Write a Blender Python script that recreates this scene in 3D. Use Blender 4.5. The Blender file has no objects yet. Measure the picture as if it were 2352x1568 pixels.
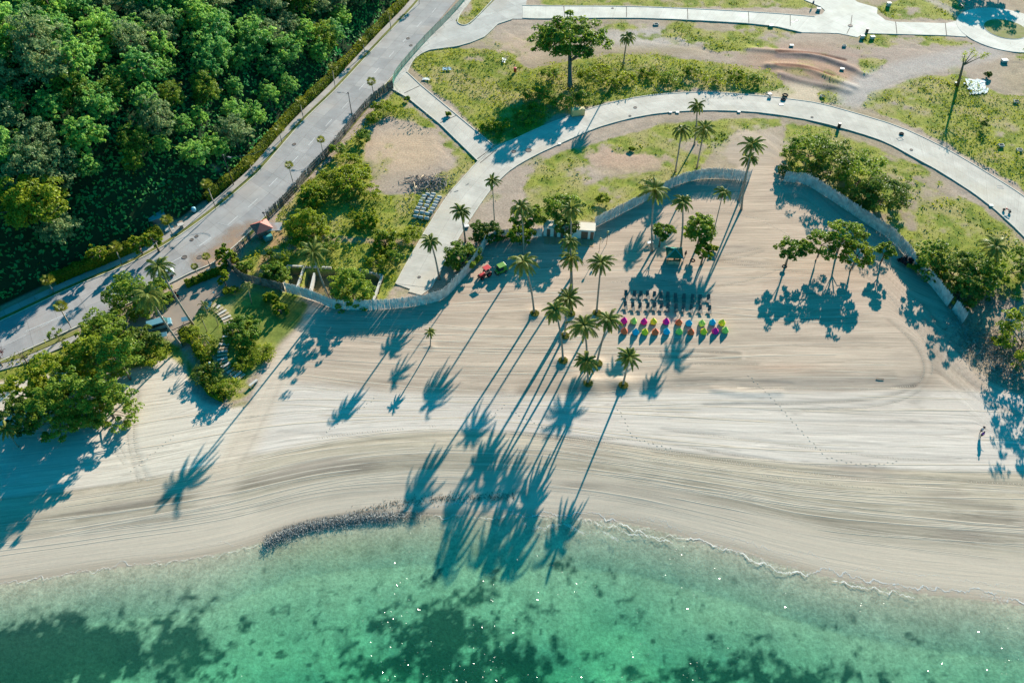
import bpy, math, random
import numpy as np
R=math.radians
# ---------------- camera, world, sun, exposure ----------------
F=1760.;CH=110.;PT=R(49)
sc=bpy.context.scene; C=sc.collection
cd=bpy.data.cameras.new('camera'); cam=bpy.data.objects.new('camera',cd); C.objects.link(cam)
cam.location=(0,0,CH); cam.rotation_euler=(R(41),0,0)
cd.sensor_width=36; cd.lens=36*F/2352; cd.clip_start=.5; cd.clip_end=6000
sc.camera=cam
SAZ=24.;SEL=19.6
w=bpy.data.worlds.new('World'); sc.world=w; w.use_nodes=True
nt=w.node_tree; bg=nt.nodes['Background']
sky=nt.nodes.new('ShaderNodeTexSky'); sky.sky_type='NISHITA'; sky.sun_disc=False
sky.sun_elevation=R(SEL); sky.sun_rotation=R(SAZ)
mx=nt.nodes.new('ShaderNodeMix'); mx.data_type='RGBA'; mx.blend_type='MULTIPLY'; mx.inputs[0].default_value=1
mx.inputs[7].default_value=(.03,.70,.88,1)
nt.links.new(sky.outputs[0],mx.inputs[6]); nt.links.new(mx.outputs[2],bg.inputs[0]); bg.inputs[1].default_value=.09
sl=bpy.data.lights.new('sun','SUN'); so=bpy.data.objects.new('sun',sl); C.objects.link(so)
sl.energy=5; sl.angle=R(.5); sl.color=(1,.87,.745)
SUN=np.array([math.sin(R(SAZ))*math.cos(R(SEL)),math.cos(R(SAZ))*math.cos(R(SEL)),math.sin(R(SEL))])
from mathutils import Vector, Matrix
so.rotation_euler=Vector(SUN).to_track_quat('Z','Y').to_euler(); so.location=(60,150,90)
vs=sc.view_settings; vs.view_transform='Standard'; vs.look='None'; vs.exposure=1.2; vs.gamma=1
sc.display_settings.display_device='sRGB'
sc.cycles.max_bounces=6; sc.cycles.diffuse_bounces=1; sc.cycles.glossy_bounces=2; sc.cycles.transmission_bounces=3; sc.cycles.transparent_max_bounces=32
sc.cycles.sample_clamp_direct=0; sc.cycles.sample_clamp_indirect=4

# ---------------- map: photograph survey point -> ground point ----------------
def P(px,py,z=0.):
    a=(px-1176)/F;b=(784-py)/F
    d=np.array([a,math.cos(PT)+b*math.sin(PT),-math.sin(PT)+b*math.cos(PT)])
    t=(z-CH)/d[2]; return np.array([0,0,CH])+t*d
def P2(pts,z=0.): return np.array([P(x,y,z)[:2] for x,y in pts])
def proj(x,y,z=0.):
    zz=z-CH; f=y*math.cos(PT)-zz*math.sin(PT); u=y*math.sin(PT)+zz*math.cos(PT)
    return 1176+F*x/f,784-F*u/f
def standing(base,top):
    b=P(*base)
    for i in range(5,400):
        h=i*.1
        if proj(b[0],b[1],h)[1]<=top[1]: return h
    return 8.

# ---------------- numpy noise ----------------
def vn(x,y,s,seed=0):
    x=np.asarray(x)/s+seed*17.31; y=np.asarray(y)/s-seed*9.77
    ix=np.floor(x).astype(np.int64); iy=np.floor(y).astype(np.int64); fx=x-ix; fy=y-iy
    fx=fx*fx*(3-2*fx); fy=fy*fy*(3-2*fy)
    def h(a,b):
        n=(a*374761393+b*668265263+seed*974634777)&0x7fffffff
        n=((n^(n>>13))*1274126177)&0x7fffffff
        return ((n^(n>>16))&0xffff)/65535.
    return (h(ix,iy)*(1-fx)+h(ix+1,iy)*fx)*(1-fy)+(h(ix,iy+1)*(1-fx)+h(ix+1,iy+1)*fx)*fy
def fbm(x,y,s,seed=0,o=4):
    r=0;a=.5;t=0
    for k in range(o): r=r+a*vn(x,y,s/2**k,seed+k); t+=a; a*=.55
    return r/t
def sst(a,b,x):
    t=np.clip((x-a)/(b-a),0,1); return t*t*(3-2*t)
def inpoly(x,y,poly):
    r=np.zeros(x.shape,bool); n=len(poly); j=n-1
    for i in range(n):
        xi,yi=poly[i]; xj,yj=poly[j]
        if yi!=yj:
            c=((yi>y)!=(yj>y))&(x<(xj-xi)*(y-yi)/(yj-yi)+xi); r^=c
        j=i
    return r
def dline(x,y,pl,signed=False):
    best=np.full(x.shape,1e9); sg=np.ones(x.shape)
    for i in range(len(pl)-1):
        ax,ay=pl[i]; bx,by=pl[i+1]; dx,dy=bx-ax,by-ay; L=dx*dx+dy*dy+1e-9
        t=np.clip(((x-ax)*dx+(y-ay)*dy)/L,0,1)
        d=np.hypot(x-ax-t*dx,y-ay-t*dy)
        if signed:
            s=np.sign(dx*(y-ay)-dy*(x-ax)); sg=np.where(d<best,s,sg)
        best=np.minimum(best,d)
    return best*sg if signed else best
def resample(pl,n):
    pl=np.asarray(pl,float); s=np.r_[0,np.cumsum(np.hypot(*np.diff(pl,axis=0).T))]
    t=np.linspace(0,s[-1],n); return np.c_[np.interp(t,s,pl[:,0]),np.interp(t,s,pl[:,1])]
def smooth(pl,k=2):
    pl=np.asarray(pl,float)
    for _ in range(k):
        q=[pl[0]]
        for i in range(len(pl)-1): q+= [pl[i]*.75+pl[i+1]*.25,pl[i]*.25+pl[i+1]*.75]
        q.append(pl[-1]); pl=np.array(q)
    return pl
def offset(pl,d):
    pl=np.asarray(pl,float); t=np.gradient(pl,axis=0); t/=np.hypot(t[:,0],t[:,1])[:,None]+1e-9
    return pl+np.c_[-t[:,1],t[:,0]]*d

# ---------------- survey lines ----------------
ROADL=smooth(P2([(1010,-60),(960,8),(898,71),(848,125),(773,207),(698,277),(648,335),(600,392),(560,428),(496,482),(400,552),(342,585),(282,614),(175,657),(90,697),(0,740),(-120,790)]))
ROADR=smooth(P2([(1100,-60),(1048,0),(985,75),(935,135),(895,182),(863,217),(810,279),(743,360),(713,392),(675,430),(588,517),(545,560),(510,588),(485,607),(440,624),(400,645),(330,680),(250,718),(175,750),(110,781),(50,808),(-120,880)]))
HEDGE=offset(ROADL,-3.6)       # upper-left of the road (left of travel towards the shore)
_t=P(300,400); 
if dline(np.array([_t[0]]),np.array([_t[1]]),HEDGE)[0]>dline(np.array([_t[0]]),np.array([_t[1]]),ROADL)[0]: HEDGE=offset(ROADL,3.6)
SGN=1 if (HEDGE[40]-offset(ROADL,3.6)[40])@(HEDGE[40]-offset(ROADL,3.6)[40])<1e-6 else -1
_d=HEDGE[0]-HEDGE[3]; _e=HEDGE[-1]-HEDGE[-4]
HL=np.vstack([HEDGE[0]+_d/np.hypot(*_d)*400,HEDGE[::4],HEDGE[-1],HEDGE[-1]+_e/np.hypot(*_e)*400])
_s=np.sign(dline(np.array([_t[0]]),np.array([_t[1]]),HL,True)[0])
C0=smooth(P2([(-400,1440),(-100,1360),(0,1342),(120,1325),(250,1305),(400,1290),(520,1270),(610,1240),(700,1212),(800,1194),(950,1184),(1100,1184),(1250,1186),(1400,1196),(1500,1214),(1600,1242),(1700,1268),(1800,1300),(1950,1338),(2100,1362),(2250,1378),(2352,1392),(2800,1440)],-1.0))
C1=smooth(P2([(-400,1180),(0,1142),(250,1112),(500,1062),(750,1012),(950,988),(1176,990),(1300,1002),(1450,1025),(1700,1052),(1900,1072),(2352,1085),(2800,1100)]))
C2=smooth(P2([(-400,1000),(300,930),(640,872),(800,890),(1000,905),(1300,905),(1700,886),(2100,890),(2352,905),(2800,920)]))
C3=smooth(P2([(-400,700),(1000,712),(1500,705),(2352,690),(2800,700)]))
def yat(c,x): 
    o=np.argsort(c[:,0]); return np.interp(x,c[o,0],c[o,1])
# mounds of sand around palm feet etc: (px,py,radius,height)
MOUNDS=[(1293,830,1.6,.5),(1350,882,2.2,.6),(1430,886,1.7,.6),(1370,836,1.5,.4),(1296,772,1.5,.4),(1309,721,1.8,.4),(1370,722,1.6,.35),(1227,722,1.7,.35),(988,795,.9,.2)]
MND=[(*P(a,b)[:2],r,h) for a,b,r,h in MOUNDS]
RIDGES=[([(1300,878),(1380,872),(1440,875),(1500,880)],1.2,.2),([(1560,884),(1700,880),(1860,884),(2050,878)],1.2,-.08),([(1640,894),(1720,904),(1790,900)],.8,.15),
 ([(1720,112),(1790,118),(1870,125),(1940,150),(1985,170)],1.3,.4),([(1765,150),(1850,152),(1900,178),(1960,200)],1.4,.45),
 ([(1790,170),(1850,190),(1920,200),(1950,210)],1.3,.3),([(1790,120),(1870,122),(1940,138)],.6,-.2),([(1790,150),(1850,155),(1910,172)],.6,-.2)]
RDG=[(smooth(P2(p)),wd,h) for p,wd,h in RIDGES]
SANDP=P2([(-600,880),(0,880),(100,862),(200,842),(300,850),(345,835),(385,818),(425,850),(440,900),(470,925),(530,938),(575,930),(590,880),(640,800),(690,750),(713,700),(763,709),(863,712),(950,704),(1013,692),(1058,647),(1095,602),(1115,567),(1138,550),(1223,546),(1366,530),(1426,492),(1501,452),(1576,417),(1626,409),(1705,417),(1690,385),(1650,340),(1690,300),(1770,296),(1800,330),(1788,400),(1799,418),(1849,422),(1894,450),(1976,505),(2041,547),(2096,610),(2139,657),(2176,705),(2205,745),(2210,800),(2235,850),(2290,880),(2400,930),(2900,960)])
SANDP=np.vstack([SANDP,[[300,-200],[-300,-200]]])
def gheight(x,y):
    x=np.asarray(x,float);y=np.asarray(y,float)
    z=np.zeros(x.shape)
    hd=dline(x,y,HL,True)*_s
    h=np.maximum(hd-1.8,0); hl=14*(1-np.exp(-h/13))+.26*h
    hl=hl*(.8+.4*fbm(x,y,28,3,3))*np.clip(1.6-h/400,0.2,1)
    z=z+np.where(hd>1.8,hl,0)
    c0=yat(C0,x);c1=yat(C1,x)
    t=np.clip((c1-y)/(c1-c0),0,1); z=z-t*t*(1.6-.6*t)*1.0
    dd=np.maximum(c0-y,0); z=z-np.where(dd>0,.09*dd*(1-np.exp(-dd/9))+.085*np.minimum(dd,8),0)*(.85+.3*fbm(x,y,11,5,3))
    z=np.maximum(z,-6+0*z)
    for a,b,r,hh in MND: z=z+hh*np.exp(-((x-a)**2+(y-b)**2)/(r*r))
    return z
def gz(x,y): return float(gheight(np.array([x]),np.array([y]))[0])
def G(px,py):
    p=P(px,py); 
    for _ in range(8): p=P(px,py,gz(p[0],p[1]))
    return p

# ---------------- mesh helpers ----------------
def fast(name,V,Q,mat,parent=None,smooth_=False,link=True):
    me=bpy.data.meshes.new(name); V=np.asarray(V,np.float32); Q=np.asarray(Q,np.int32)
    me.vertices.add(len(V)); me.vertices.foreach_set('co',V.ravel())
    k=Q.shape[1]; me.loops.add(Q.size); me.loops.foreach_set('vertex_index',Q.ravel())
    me.polygons.add(len(Q)); me.polygons.foreach_set('loop_start',np.arange(len(Q),dtype=np.int32)*k)
    me.polygons.foreach_set('loop_total',np.full(len(Q),k,np.int32))
    me.polygons.foreach_set('use_smooth',np.full(len(Q),bool(smooth_)))
    me.update(calc_edges=True)
    if mat: me.materials.append(mat)
    if not link: return me
    o=bpy.data.objects.new(name,me); C.objects.link(o)
    if parent: o.parent=parent
    return o
def ob(name,me,parent=None):
    o=bpy.data.objects.new(name,me); C.objects.link(o)
    if parent: o.parent=parent
    return o
def tag(o,label=None,cat=None,group=None,kind=None):
    if label:o['label']=label
    if cat:o['category']=cat
    if group:o['group']=group
    if kind:o['kind']=kind
    return o
def thing(name,loc,label,cat,rz=0,group=None,s=1):
    o=bpy.data.objects.new(name,None); C.objects.link(o); o.empty_display_size=.5
    o.location=[float(v) for v in loc]; o.rotation_euler=(0,0,rz); o.scale=(s,s,s); return tag(o,label,cat,group)
def copytree(o,loc,label,rz=None,group=None,s=None,parent=None):
    r=o.copy(); C.objects.link(r)
    if parent is None:
        r.location=[float(v) for v in loc]; r['label']=label
        if rz is not None: r.rotation_euler=(0,0,rz)
        if group: r['group']=group
        if s is not None: r.scale=(s,s,s) if np.isscalar(s) else s
    else: r.parent=parent
    for ch in list(o.children): copytree(ch,None,None,parent=r)
    return r
class MB:
    def __init__(s): s.v=[];s.f=[]
    def add(s,v,f):
        n=len(s.v); s.v+= [tuple(map(float,q)) for q in v]; s.f+=[tuple(n+i for i in q) for q in f]; return s
    def box(s,c,d,rz=0,tilt=0,taper=1.,m=None):
        x,y,z=d[0]/2,d[1]/2,d[2]/2
        M=Matrix.Rotation(rz,3,'Z')@Matrix.Rotation(tilt,3,'X') if m is None else m
        v=[]
        for k,(a,b,e) in enumerate([(-1,-1,-1),(1,-1,-1),(1,1,-1),(-1,1,-1),(-1,-1,1),(1,-1,1),(1,1,1),(-1,1,1)]):
            t=taper if e>0 else 1
            q=M@Vector((a*x*t,b*y*t,e*z)); v.append((q.x+c[0],q.y+c[1],q.z+c[2]))
        return s.add(v,[(3,2,1,0),(4,5,6,7),(0,1,5,4),(1,2,6,5),(2,3,7,6),(3,0,4,7)])
    def tube(s,pts,r,n=6,cap=True):
        pts=[Vector([float(a) for a in p]) for p in pts]; rs=r if hasattr(r,'__len__') else [r]*len(pts)
        up=Vector((0,0,1)); v=[];f=[]
        for i,p in enumerate(pts):
            t=(pts[min(i+1,len(pts)-1)]-pts[max(i-1,0)]).normalized()
            a=t.cross(up); 
            if a.length<.05: a=t.cross(Vector((1,0,0)))
            a.normalize(); b=t.cross(a)
            for k in range(n):
                th=2*math.pi*k/n; v.append(p+a*rs[i]*math.cos(th)+b*rs[i]*math.sin(th))
        for i in range(len(pts)-1):
            for k in range(n): f.append((i*n+k,i*n+(k+1)%n,(i+1)*n+(k+1)%n,(i+1)*n+k))
        if cap: f.append(tuple(range(n-1,-1,-1))); f.append(tuple(range((len(pts)-1)*n,len(pts)*n)))
        return s.add(v,f)
    def lathe(s,prof,c=(0,0,0),n=16,sx=1,sy=1):
        v=[];f=[]
        for r,z in prof:
            for k in range(n): th=2*math.pi*k/n; v.append((c[0]+r*sx*math.cos(th),c[1]+r*sy*math.sin(th),c[2]+z))
        for i in range(len(prof)-1):
            for k in range(n): f.append((i*n+k,i*n+(k+1)%n,(i+1)*n+(k+1)%n,(i+1)*n+k))
        f.append(tuple(range(n-1,-1,-1))); f.append(tuple(range((len(prof)-1)*n,len(prof)*n)))
        return s.add(v,f)
    def wheel(s,c,r,wd,rz=0,n=14,inner=0):
        M=Matrix.Rotation(rz,3,'Z'); v=[];f=[]
        for x,rr in ((-wd/2,r*.86),(-wd*.36,r),(wd*.36,r),(wd/2,r*.86)):
            for k in range(n):
                th=2*math.pi*k/n; q=M@Vector((x,rr*math.cos(th),rr*math.sin(th))); v.append((q.x+c[0],q.y+c[1],q.z+c[2]))
        for i in range(3):
            for k in range(n): f.append((i*n+k,i*n+(k+1)%n,(i+1)*n+(k+1)%n,(i+1)*n+k))
        f.append(tuple(range(n-1,-1,-1))); f.append(tuple(range(3*n,4*n)))
        return s.add(v,f)
    def prism(s,poly,z0,z1):
        n=len(poly); v=[(p[0],p[1],z0) for p in poly]+[(p[0],p[1],z1) for p in poly]
        f=[tuple(range(n-1,-1,-1)),tuple(range(n,2*n))]+[(i,(i+1)%n,n+(i+1)%n,n+i) for i in range(n)]
        return s.add(v,f)
    def build(s,name,mat,parent=None,sm=False,bevel=0,link=True):
        me=bpy.data.meshes.new(name); me.from_pydata(s.v,[],s.f)
        if mat: me.materials.append(mat)
        if sm: me.polygons.foreach_set('use_smooth',np.ones(len(s.f),bool))
        me.update()
        if not link: return me
        o=ob(name,me,parent)
        if bevel:
            b=o.modifiers.new('bevel','BEVEL'); b.width=bevel; b.segments=2; b.limit_method='ANGLE'
        return o
rng=np.random.default_rng(7); random.seed(7)
def leafquads(c,nrm,size,asp=.55,rg=None):
    rg=rg or rng; n=len(c); nrm=nrm/(np.linalg.norm(nrm,axis=1)[:,None]+1e-9)
    t=rg.normal(size=(n,3)); u=np.cross(nrm,t); u/=np.linalg.norm(u,axis=1)[:,None]+1e-9; v=np.cross(nrm,u)
    s=np.asarray(size).reshape(-1,1)*np.ones((n,1)); k=s*.18*nrm
    V=np.stack([c+u*s,c+v*s*asp+k,c-u*s,c-v*s*asp+k],1).reshape(-1,3)
    return V,np.arange(4*n).reshape(-1,4)
# ---------------- materials ----------------
def mat(name,col,rough=.8,spec=.3,metal=0,var=.0,vs=3.,bump=0,bs=20.,col2=None,coord='Object'):
    m=bpy.data.materials.new(name); m.use_nodes=True; n=m.node_tree; b=n.nodes['Principled BSDF']
    b.inputs['Base Color'].default_value=(*col,1); b.inputs['Roughness'].default_value=rough; b.inputs['Metallic'].default_value=metal
    b.inputs['Specular IOR Level'].default_value=spec
    tc=n.nodes.new('ShaderNodeTexCoord')
    if var or col2:
        nz=n.nodes.new('ShaderNodeTexNoise'); nz.inputs['Scale'].default_value=vs; nz.inputs['Detail'].default_value=5
        n.links.new(tc.outputs[coord],nz.inputs['Vector'])
        mr=n.nodes.new('ShaderNodeMapRange'); mr.inputs[1].default_value=.3; mr.inputs[2].default_value=.7; n.links.new(nz.outputs[0],mr.inputs[0])
        mi=n.nodes.new('ShaderNodeMix'); mi.data_type='RGBA'
        c2=col2 or tuple(c*(1-var) for c in col); c1=col if col2 else tuple(min(1,c*(1+var)) for c in col)
        mi.inputs[6].default_value=(*c1,1); mi.inputs[7].default_value=(*c2,1)
        n.links.new(mr.outputs[0],mi.inputs[0]); n.links.new(mi.outputs[2],b.inputs['Base Color'])
    if bump:
        nb=n.nodes.new('ShaderNodeTexNoise'); nb.inputs['Scale'].default_value=bs; nb.inputs['Detail'].default_value=4
        n.links.new(tc.outputs[coord],nb.inputs['Vector'])
        bp=n.nodes.new('ShaderNodeBump'); bp.inputs['Strength'].default_value=bump; bp.inputs['Distance'].default_value=.1
        n.links.new(nb.outputs[0],bp.inputs['Height']); n.links.new(bp.outputs[0],b.inputs['Normal'])
    return m
def leafmat(name,a,b,trans=.35,sc_=.7,rough=.45,ov=.35):
    m=bpy.data.materials.new(name); m.use_nodes=True; n=m.node_tree; n.nodes.clear(); L=n.links.new
    out=n.nodes.new('ShaderNodeOutputMaterial'); ge=n.nodes.new('ShaderNodeNewGeometry'); oi=n.nodes.new('ShaderNodeObjectInfo')
    tc=n.nodes.new('ShaderNodeTexCoord'); nz=n.nodes.new('ShaderNodeTexNoise'); nz.inputs['Scale'].default_value=sc_; nz.inputs['Detail'].default_value=3
    L(tc.outputs['Object'],nz.inputs['Vector'])
    wn=n.nodes.new('ShaderNodeMath'); wn.operation='MULTIPLY_ADD'; wn.inputs[1].default_value=ov; 
    L(oi.outputs['Random'],wn.inputs[0]); 
    ri=n.nodes.new('ShaderNodeMath'); ri.operation='MULTIPLY_ADD'; ri.inputs[1].default_value=.45
    L(ge.outputs['Random Per Island'],ri.inputs[0]); L(wn.outputs[0],ri.inputs[2]); 
    nm=n.nodes.new('ShaderNodeMapRange'); nm.inputs[1].default_value=.35; nm.inputs[2].default_value=.65; nm.inputs[3].default_value=-.15; nm.inputs[4].default_value=.5
    L(nz.outputs[0],nm.inputs[0]); L(nm.outputs[0],wn.inputs[2])
    mi=n.nodes.new('ShaderNodeMix'); mi.data_type='RGBA'; mi.clamp_factor=True; mi.inputs[6].default_value=(*a,1); mi.inputs[7].default_value=(*b,1)
    L(ri.outputs[0],mi.inputs[0])
    d=n.nodes.new('ShaderNodeBsdfPrincipled'); d.inputs['Roughness'].default_value=rough; d.inputs['Specular IOR Level'].default_value=.15
    L(mi.outputs[2],d.inputs['Base Color'])
    t=n.nodes.new('ShaderNodeBsdfTranslucent'); hs=n.nodes.new('ShaderNodeHueSaturation'); hs.inputs['Hue'].default_value=.485; hs.inputs['Value'].default_value=1.5
    L(mi.outputs[2],hs.inputs['Color']); L(hs.outputs[0],t.inputs[0])
    ms=n.nodes.new('ShaderNodeMixShader'); ms.inputs[0].default_value=trans; L(d.outputs[0],ms.inputs[1]); L(t.outputs[0],ms.inputs[2]); L(ms.outputs[0],out.inputs[0])
    return m
M={}
M['leaf_forest']=leafmat('leaf_forest',(.05,.25,.085),(.32,.54,.09),.4,.25,ov=.6); M['leaf_grey']=leafmat('leaf_grey',(.10,.19,.08),(.34,.42,.16),.35,.2)
M['leaf_tree']=leafmat('leaf_tree',(.05,.14,.022),(.26,.35,.035),.35,.3)
M['leaf_light']=leafmat('leaf_light',(.09,.17,.015),(.30,.36,.025),.4,.4)
M['leaf_dark']=leafmat('leaf_dark',(.04,.10,.02),(.19,.26,.035),.3,.4)
M['palm_leaf']=leafmat('palm_leaf',(.07,.12,.02),(.27,.29,.06),.35,.5,.5)
M['palm_dead']=leafmat('palm_dead',(.16,.12,.05),(.25,.2,.1),.2,.5)
M['fan_leaf']=leafmat('fan_leaf',(.10,.14,.012),(.26,.26,.03),.35,.6)
M['shrub']=leafmat('shrub',(.10,.16,.012),(.36,.38,.02),.35,.12,.6,0)
M['drygrass']=leafmat('drygrass',(.17,.19,.035),(.40,.37,.10),.3,.15,.7,0)
M['vine']=leafmat('vine',(.03,.24,.08),(.14,.42,.08),.3,.15,.6,0)
M['red_leaf']=leafmat('red_leaf',(.06,.02,.025),(.14,.05,.05),.3,.6)
M['bark']=mat('bark',(.19,.15,.11),.9,.2,var=.3,vs=2.5,bump=.6,bs=6)
M['palm_bark']=mat('palm_bark',(.30,.26,.21),.9,.2,var=.3,vs=3,bump=.6,bs=8)
M['conc']=mat('concrete_light',(.52,.50,.45),.85,.3,var=.12,vs=2)
M['bamboo']=mat('bamboo',(.80,.76,.70),.75,.3,col2=(.46,.43,.40),vs=1.04)
M['bamboo_old']=mat('bamboo_old',(.34,.29,.25),.85,.2,col2=(.11,.09,.08),vs=1.2)
M['wood']=mat('wood',(.26,.16,.08),.8,.3,var=.3,vs=4)
M['wood_pale']=mat('wood_pale',(.45,.36,.24),.8,.3,var=.25,vs=3)
M['white']=mat('white_paint',(.72,.70,.64),.7,.4,var=.06,vs=1.5)
M['black']=mat('black_metal',(.025,.027,.03),.5,.5)
M['rubber']=mat('rubber',(.02,.02,.02),.9,.2)
M['sling']=mat('dark_sling',(.10,.11,.10),.7,.3,var=.15,vs=30)
M['steel']=mat('grey_steel',(.20,.20,.20),.5,.5,var=.1)
M['red']=mat('red_paint',(.55,.03,.03),.4,.5,var=.1,vs=4)
M['green']=mat('green_paint',(.13,.30,.03),.4,.5,var=.12,vs=3)
M['glass']=mat('dark_glass',(.02,.03,.035),.12,.6)
M['yellow']=mat('cream_paint',(.62,.48,.20),.6,.4,var=.1,vs=1)
M['skin']=mat('skin',(.28,.15,.09),.6,.4)
M['hair']=mat('hair',(.012,.01,.01),.6,.3)

# ---------------- ground sheet ----------------
def axis(a,b,st,far):
    c=list(np.arange(a,b,st)); lo=[];g=st;v=a
    while v>-far: g*=1.35; v-=g; lo.append(v)
    hi=[];g=st;v=c[-1]
    while v<far: g*=1.35; v+=g; hi.append(v)
    return np.array(lo[::-1]+c+hi)
xs=axis(-165,165,.36,3000); ys=np.r_[axis(27,128,.3,3000)]
ys=ys[ys<128]; ys=np.r_[ys,np.arange(128,238,.42)]; g=.42; v=ys[-1]; ex=[]
while v<4000: g*=1.35; v+=g; ex.append(v)
ys=np.r_[ys,ex]
X,Y=np.meshgrid(xs,ys); sh=X.shape
Z=gheight(X,Y)
sand=inpoly(X,Y,SANDP).astype(float)
def blur(a,k=1):
    for _ in range(k):
        a=a.copy(); a[1:-1]=(a[:-2]+2*a[1:-1]+a[2:])/4; a[:,1:-1]=(a[:,:-2]+2*a[:,1:-1]+a[:,2:])/4
    return a
nn_=fbm(X,Y,3.,131,4); sand=blur(sand,2); sb_=blur(sand,90); rg_=(Y>P(0,415)[1])&(X<P(1850,300)[0]); sand=np.where(rg_,sst(.2,.75,sb_+(nn_-.5)*1.1),sand)
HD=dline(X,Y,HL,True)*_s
ROADPOLY=np.vstack([ROADL,ROADR[::-1]])
# paved outlines (world)
PLAZA=P2([(904,182),(925,150),(985,75),(1066,-10),(1083,0),(1046,48),(1060,60),(1080,56),(1137,0),(1137,-12),(1212,-12),(1208,12),(1236,15),(1236,44),(1176,44),(1143,56),(1113,85),(1082,98),(1050,107),(988,115),(968,123),(948,140),(934,167),(903,207)])
LINKR=P2([(934,165),(968,197),(1050,265),(1133,334)]); LINKL=P2([(901,205),(938,226),(1013,287),(1098,370)])
TOPL=smooth(P2([(1200,13),(1236,14),(1441,15),(1581,20),(1764,30),(1871,39)]),1); TOPR=smooth(P2([(1200,42),(1236,44),(1441,41),(1581,46),(1764,57),(1841,75)]),1)
JUNC=P2([(1866,38),(1888,33),(1895,25),(1885,16),(1849,1),(1830,-12),(1945,-12),(1971,6),(2016,19),(2014,32),(2034,47),(2056,51),(2171,54),(2206,47),(2219,85),(2174,82),(1989,77),(1980,80),(1969,86),(1926,77),(1841,75),(1816,61)])
BRL=smooth(P2([(909,652),(943,589),(988,512),(1033,442),(1060,414),(1098,370),(1133,340),(1176,323),(1236,295),(1311,265),(1386,240),(1476,221),(1551,214),(1638,212),(1764,222),(1814,228),(1881,237),(1964,260),(2064,290),(2151,330),(2214,365),(2264,395),(2352,450),(2500,560)]),1)
BRR=smooth(P2([(990,662),(1023,600),(1050,552),(1088,490),(1125,437),(1150,410),(1176,387),(1226,358),(1291,328),(1340,306),(1386,288),(1476,265),(1576,254),(1676,254),(1764,260),(1872,278),(1972,305),(2039,328),(2114,370),(2159,394),(2264,462),(2352,542),(2450,650)]),1)
DRIVE=P2([(400,662),(409,652),(432,646),(479,634),(500,622),(545,628),(559,642),(547,668),(498,684),(456,710),(440,738),(397,757),(339,765),(280,755),(275,715),(362,672)])
for pl in (np.vstack([BRL,BRR[::-1]]),PLAZA,JUNC,np.vstack([TOPL,TOPR[::-1]]),np.vstack([LINKR,LINKL[::-1]]),ROADPOLY,DRIVE): pass
def pm(pts,k=4): return blur(inpoly(X,Y,P2(pts)).astype(float),k)
veg=np.zeros(sh); lush=np.zeros(sh)
VEG=[([(945,150),(960,125),(1010,112),(1110,112),(1180,120),(1200,150),(1260,180),(1300,240),(1250,282),(1180,318),(1130,325),(1060,260),(990,195)],.95,.55),
([(1180,165),(1260,150),(1380,125),(1500,130),(1650,145),(1770,162),(1800,190),(1750,212),(1550,208),(1400,232),(1300,258),(1220,260)],1,.95),
([(905,215),(960,245),(1010,300),(960,290),(890,270),(850,300),(835,360),(850,410),(830,450),(760,480),(700,500),(620,540),(640,500),(700,430),(800,330),(860,250)],1,.95),
([(640,500),(800,440),(900,450),(960,440),(1000,470),(980,510),(915,640),(880,690),(600,650),(545,600),(590,560)],.85,.55),
([(1000,290),(1060,330),(1095,370),(1040,430),(1000,470),(960,440),(990,400),(1060,380),(1010,330)],.7,.3),
([(2000,215),(2100,178),(2200,170),(2300,215),(2400,230),(2400,470),(2280,385),(2180,330),(2060,275),(1975,245)],.9,.5),
([(1200,430),(1240,380),(1300,345),(1500,290),(1700,270),(1790,272),(1800,290),(1690,300),(1640,350),(1600,400),(1480,440),(1400,490),(1360,510),(1230,520)],.78,.22),
([(1800,285),(1900,290),(2000,330),(2120,380),(2260,480),(2352,560),(2352,700),(2220,690),(2100,590),(1980,490),(1850,400),(1800,400)],.7,.3),
([(1150,60),(1700,50),(1830,70),(1800,110),(1600,110),(1400,80),(1200,90)],.35,.12),
([(1210,-60),(1860,-60),(1880,20),(1560,16),(1236,10)],.7,.15),
([(2020,20),(2100,-20),(2240,-20),(2205,45),(2056,48)],.6,.15),
([(1980,60),(2210,86),(2250,105),(2230,125),(2100,110),(1990,100)],.5,.15),
([(1560,60),(1700,70),(1740,110),(1640,120),(1560,95)],.75,.35),
([(2330,100),(2500,100),(2500,230),(2330,210)],.45,.2),
([(1975,135),(2040,135),(2020,165),(1975,180)],.9,.5),
([(1880,212),(1940,208),(1930,232),(1885,236)],.9,.5),
([(1085,40),(1046,45),(1060,62),(1085,58),(1140,-5),(1083,-5)],.8,.2),
([(-100,600),(0,600),(0,850),(-100,900)],.5,.3),
([(640,840),(600,860),(560,850),(620,780),(700,720),(720,690),(690,640),(610,640),(520,640),(440,690),(425,740),(400,800),(440,880),(500,930),(560,910)],.4,.0),
([(0,815),(120,775),(300,760),(420,800),(420,850),(350,840),(200,850),(60,870),(-60,880)],.8,.4),
([(560,545),(620,540),(650,600),(640,650),(560,640)],.6,.3)]
for pts,a,b in VEG:
    m=pm(pts,5); veg=np.maximum(veg,m*a); lush=np.maximum(lush,m*b)
n1=fbm(X,Y,9,11,5); n2=fbm(X,Y,2.4,21,4); n3=fbm(X,Y,25,31,3)
bare=np.zeros(sh)
for px,py,rx,ry in [(925,345,11,10),(905,300,8,8),(1430,365,11,6),(1340,395,5,4),(960,235,4,4),(1180,105,9,9),(1290,80,16,9),(1650,330,9,5),(2270,150,12,9),(2170,560-130,10,6),(2100,455,5,5),(1100,130,4,3),(1560,105,10,5),(2200,90+50,12,8)]:
    q=P(px,py); bare=np.maximum(bare,np.exp(-(((X-q[0])/rx)**2+((Y-q[1])/ry)**2)**2))
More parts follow.
